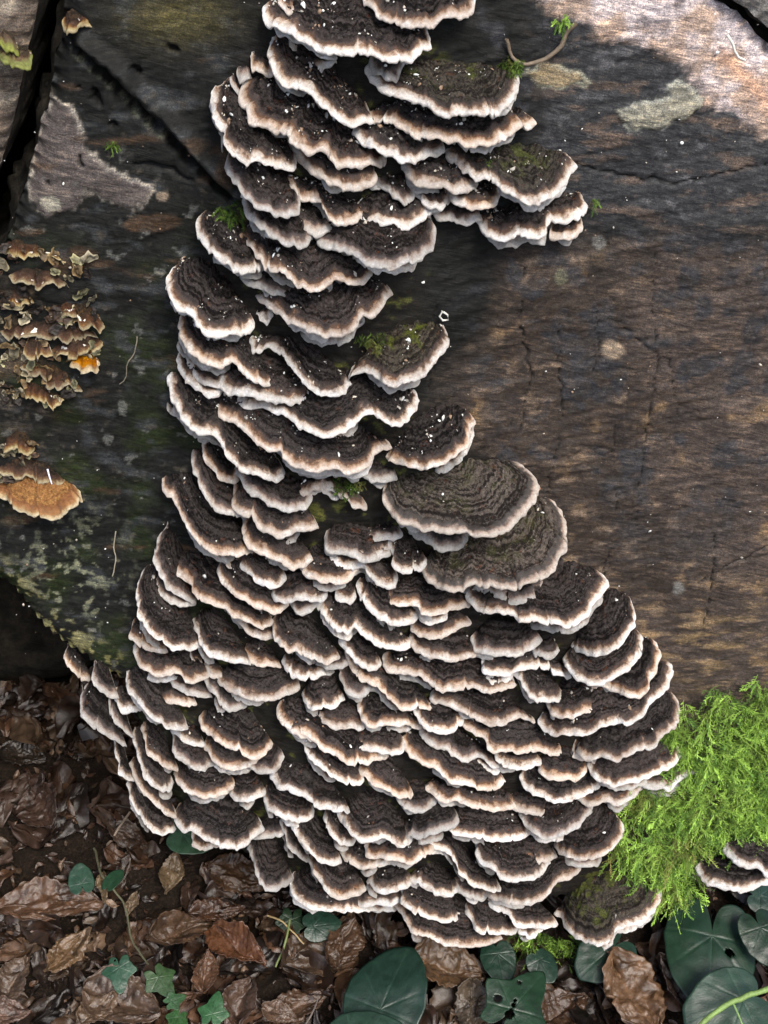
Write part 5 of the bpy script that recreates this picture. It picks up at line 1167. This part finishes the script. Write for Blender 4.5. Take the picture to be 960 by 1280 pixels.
# ------------------------------------------------------------------ moss
def moss(name, spots, count, label, length=(0.008, 0.021), seed=1, bright=1.0, surf='wall', cat='moss'):
    g = np.random.default_rng(seed); Vs, Fs, Cs = [], [], []; k = 0
    tot = sum(s[4] for s in spots)
    for s_ in spots:
        cx, cy, rx, ry, wt = s_[:5]
        for _ in range(int(count*wt/tot)):
            r_ = math.sqrt(g.random()); a = g.uniform(0, 2*math.pi)
            x, y = cx+rx*r_*math.cos(a), cy+ry*r_*math.sin(a)
            if s_[3] > 20 and (perlin(np.array([[x/15, y/15, 30.0]]))[0] < -0.04 or y < 858+42*perlin(np.array([[x/24, 3.0, 1.0]]))[0]+(14 if x < 870 else 0)): continue
            h = 0.002+0.016*(1-r_**2)*g.random()*s_[5]
            p = W(x, y, 0)[0]+NW*h if surf == 'wall' else ground(x, y, h)[0]
            L_ = g.uniform(*length)
            az = g.uniform(0, 2*math.pi)
            d0 = NW*g.uniform(0.3, 1.0)+RT*math.cos(az)*0.9+UW*(math.sin(az)*0.9-0.35); d0 /= np.linalg.norm(d0)
            nseg = 7; tt = np.linspace(0, 1, nseg)
            C = p+np.outer(tt*L_, d0)-np.outer((tt**2)*L_*0.45, [0, 0, 1])+np.outer(np.sin(tt*g.uniform(1, 5))*L_*0.22, g.standard_normal(3))
            side = np.cross(d0, g.standard_normal(3)); side /= np.linalg.norm(side); upv = np.cross(side, d0)
            yv = perlin(np.array([[x/26, y/26, 0.0]]))[0]; dry = sm(np.array([perlin(np.array([[x/34, y/34, 9.0]]))[0]]), 0.15, 0.45)[0]*s_[6]
            base = np.array([0.27, 0.45, 0.075])*bright*(0.45+0.8*g.random()+0.4*yv)
            if g.random() < 0.28: base = base*np.array([0.42, 0.5, 0.6])
            base = base*(1-dry)+np.array([0.20, 0.17, 0.06])*dry
            # stem ribbon
            wds = 0.00022
            V = np.vstack([C-side*wds, C+side*wds]); n_ = nseg
            F = [(i, i+1, n_+i+1) for i in range(n_-1)]+[(i, n_+i+1, n_+i) for i in range(n_-1)]
            cc = [base*0.7]*len(V)
            vv = [V]; m = len(V)
            lv = np.linspace(0.08, 1.0, 11)
            for j, q in enumerate(lv):
                c0 = np.array([np.interp(q, tt, C[:, d]) for d in range(3)])
                ll = L_*g.uniform(0.12, 0.27)*math.sin(math.pi*min(1, 0.25+q*0.72))+0.0008
                for sg in (-1, 1):
                    dr = d0*g.uniform(0.7, 1.6)+side*sg*g.uniform(0.1, 1.0)+upv*g.uniform(-0.9, 0.9)-np.array([0, 0, 0.25]); dr /= np.linalg.norm(dr)
                    wv_ = np.cross(dr, upv); wv_ /= np.linalg.norm(wv_)+1e-9
                    w_ = 0.00024*min(1, L_/0.010)
                    vv.append(np.array([c0-wv_*w_*0.4, c0+wv_*w_*0.4, c0+dr*ll*0.5+wv_*w_, c0+dr*ll*0.5-wv_*w_, c0+dr*ll]))
                    F += [(m, m+1, m+2), (m, m+2, m+3), (m+3, m+2, m+4)]; m += 5
                    tip = 0.85+0.5*q
                    cc += [base*0.8*tip]*4+[base*1.25*tip]
            V = np.vstack(vv); Vs.append(V); Fs.append(np.array(F)+k); Cs.append(np.array(cc)); k += len(V)
    C = np.vstack(Cs)
    o = mesh_obj(name, np.vstack(Vs), np.vstack(Fs), M_MOSS, smooth=False, col=np.c_[np.clip(C, 0, 1), np.ones(len(C))])
    return tag(o, label, cat, kind='stuff')
moss('moss_clump', [(900, 900, 95, 62, 5, 1.2, 0.3), (880, 980, 95, 60, 5, 1.4, 0.6), (820, 1040, 60, 50, 3, 1.3, 1.0), (960, 1000, 60, 70, 3, 1.3, 0.9), (845, 1095, 26, 22, 1, 1, 0.6), (930, 1040, 50, 25, 1.2, 1, 0.3), (965, 870, 50, 50, 1.2, 1, 0.3)], 6000,
     'thick bright green feathery moss on the log beside the lower right brackets', seed=3)
moss('hanging_moss', [(700, 1180, 24, 14, 2, 1, 0.3), (665, 1165, 22, 10, 1, 1, 0.5), (715, 1200, 12, 14, 1, 1, 0.2)], 260, 'small tuft of moss hanging beneath the lowest right bracket', seed=4, bright=0.7)
moss('moss_sprig', [(702, 22, 9, 7, 1, 0.6, 0)], 40, 'tiny bright green moss sprig on the wood at top', (0.002, 0.004), 5, 1.0)
moss('moss_sprig', [(288, 262, 16, 9, 1, 0.6, 0)], 60, 'dark green moss sprig at the left edge of the upper cluster', (0.003, 0.006), 6, 0.35)
moss('moss_sprig', [(742, 246, 5, 3, 1, 0.6, 0)], 14, 'tiny green moss shoot at the tip of the white lipped shelf', (0.002, 0.005), 7, 0.5)
for (mx, my, rx, ry, lab) in ((640, 76, 14, 6, 'yellow green moss fringe above the mossy tan shelf near the top'), (432, 600, 22, 8, 'olive moss wedged between shelves left of the big zoned brackets'),
        (545, 596, 20, 8, 'moss along the back of the big upper zoned bracket'), (610, 190, 10, 5, 'yellow moss tuft on the back of the broad grey fan'), (470, 420, 26, 8, 'dark moss strip behind the large fan at the waist'),
        (520, 545, 12, 14, 'olive moss on the inner side of the lone white streaked bracket'), (770, 1108, 18, 8, 'pale moss on the back of the lowest right bracket')):
    moss('moss_sprig', [(mx, my, rx, ry, 1, 1.0, 0.6)], 150, lab, (0.0015, 0.0032), mx, 0.32)
moss('moss_sprig', [(143, 178, 6, 4, 1, 0.4, 0)], 26, 'tiny moss tuft beside the pale crust at upper left', (0.002, 0.003), 8, 0.4)

bpy.context.view_layer.update()
nt_ = sum(len(o.data.polygons) for o in S.objects if o.type == 'MESH')
print('polys', nt_, 'objects', len(S.objects), 'labels', len(set(o.get('label') for o in S.objects if o.get('label'))), 'brackets', len(BR))
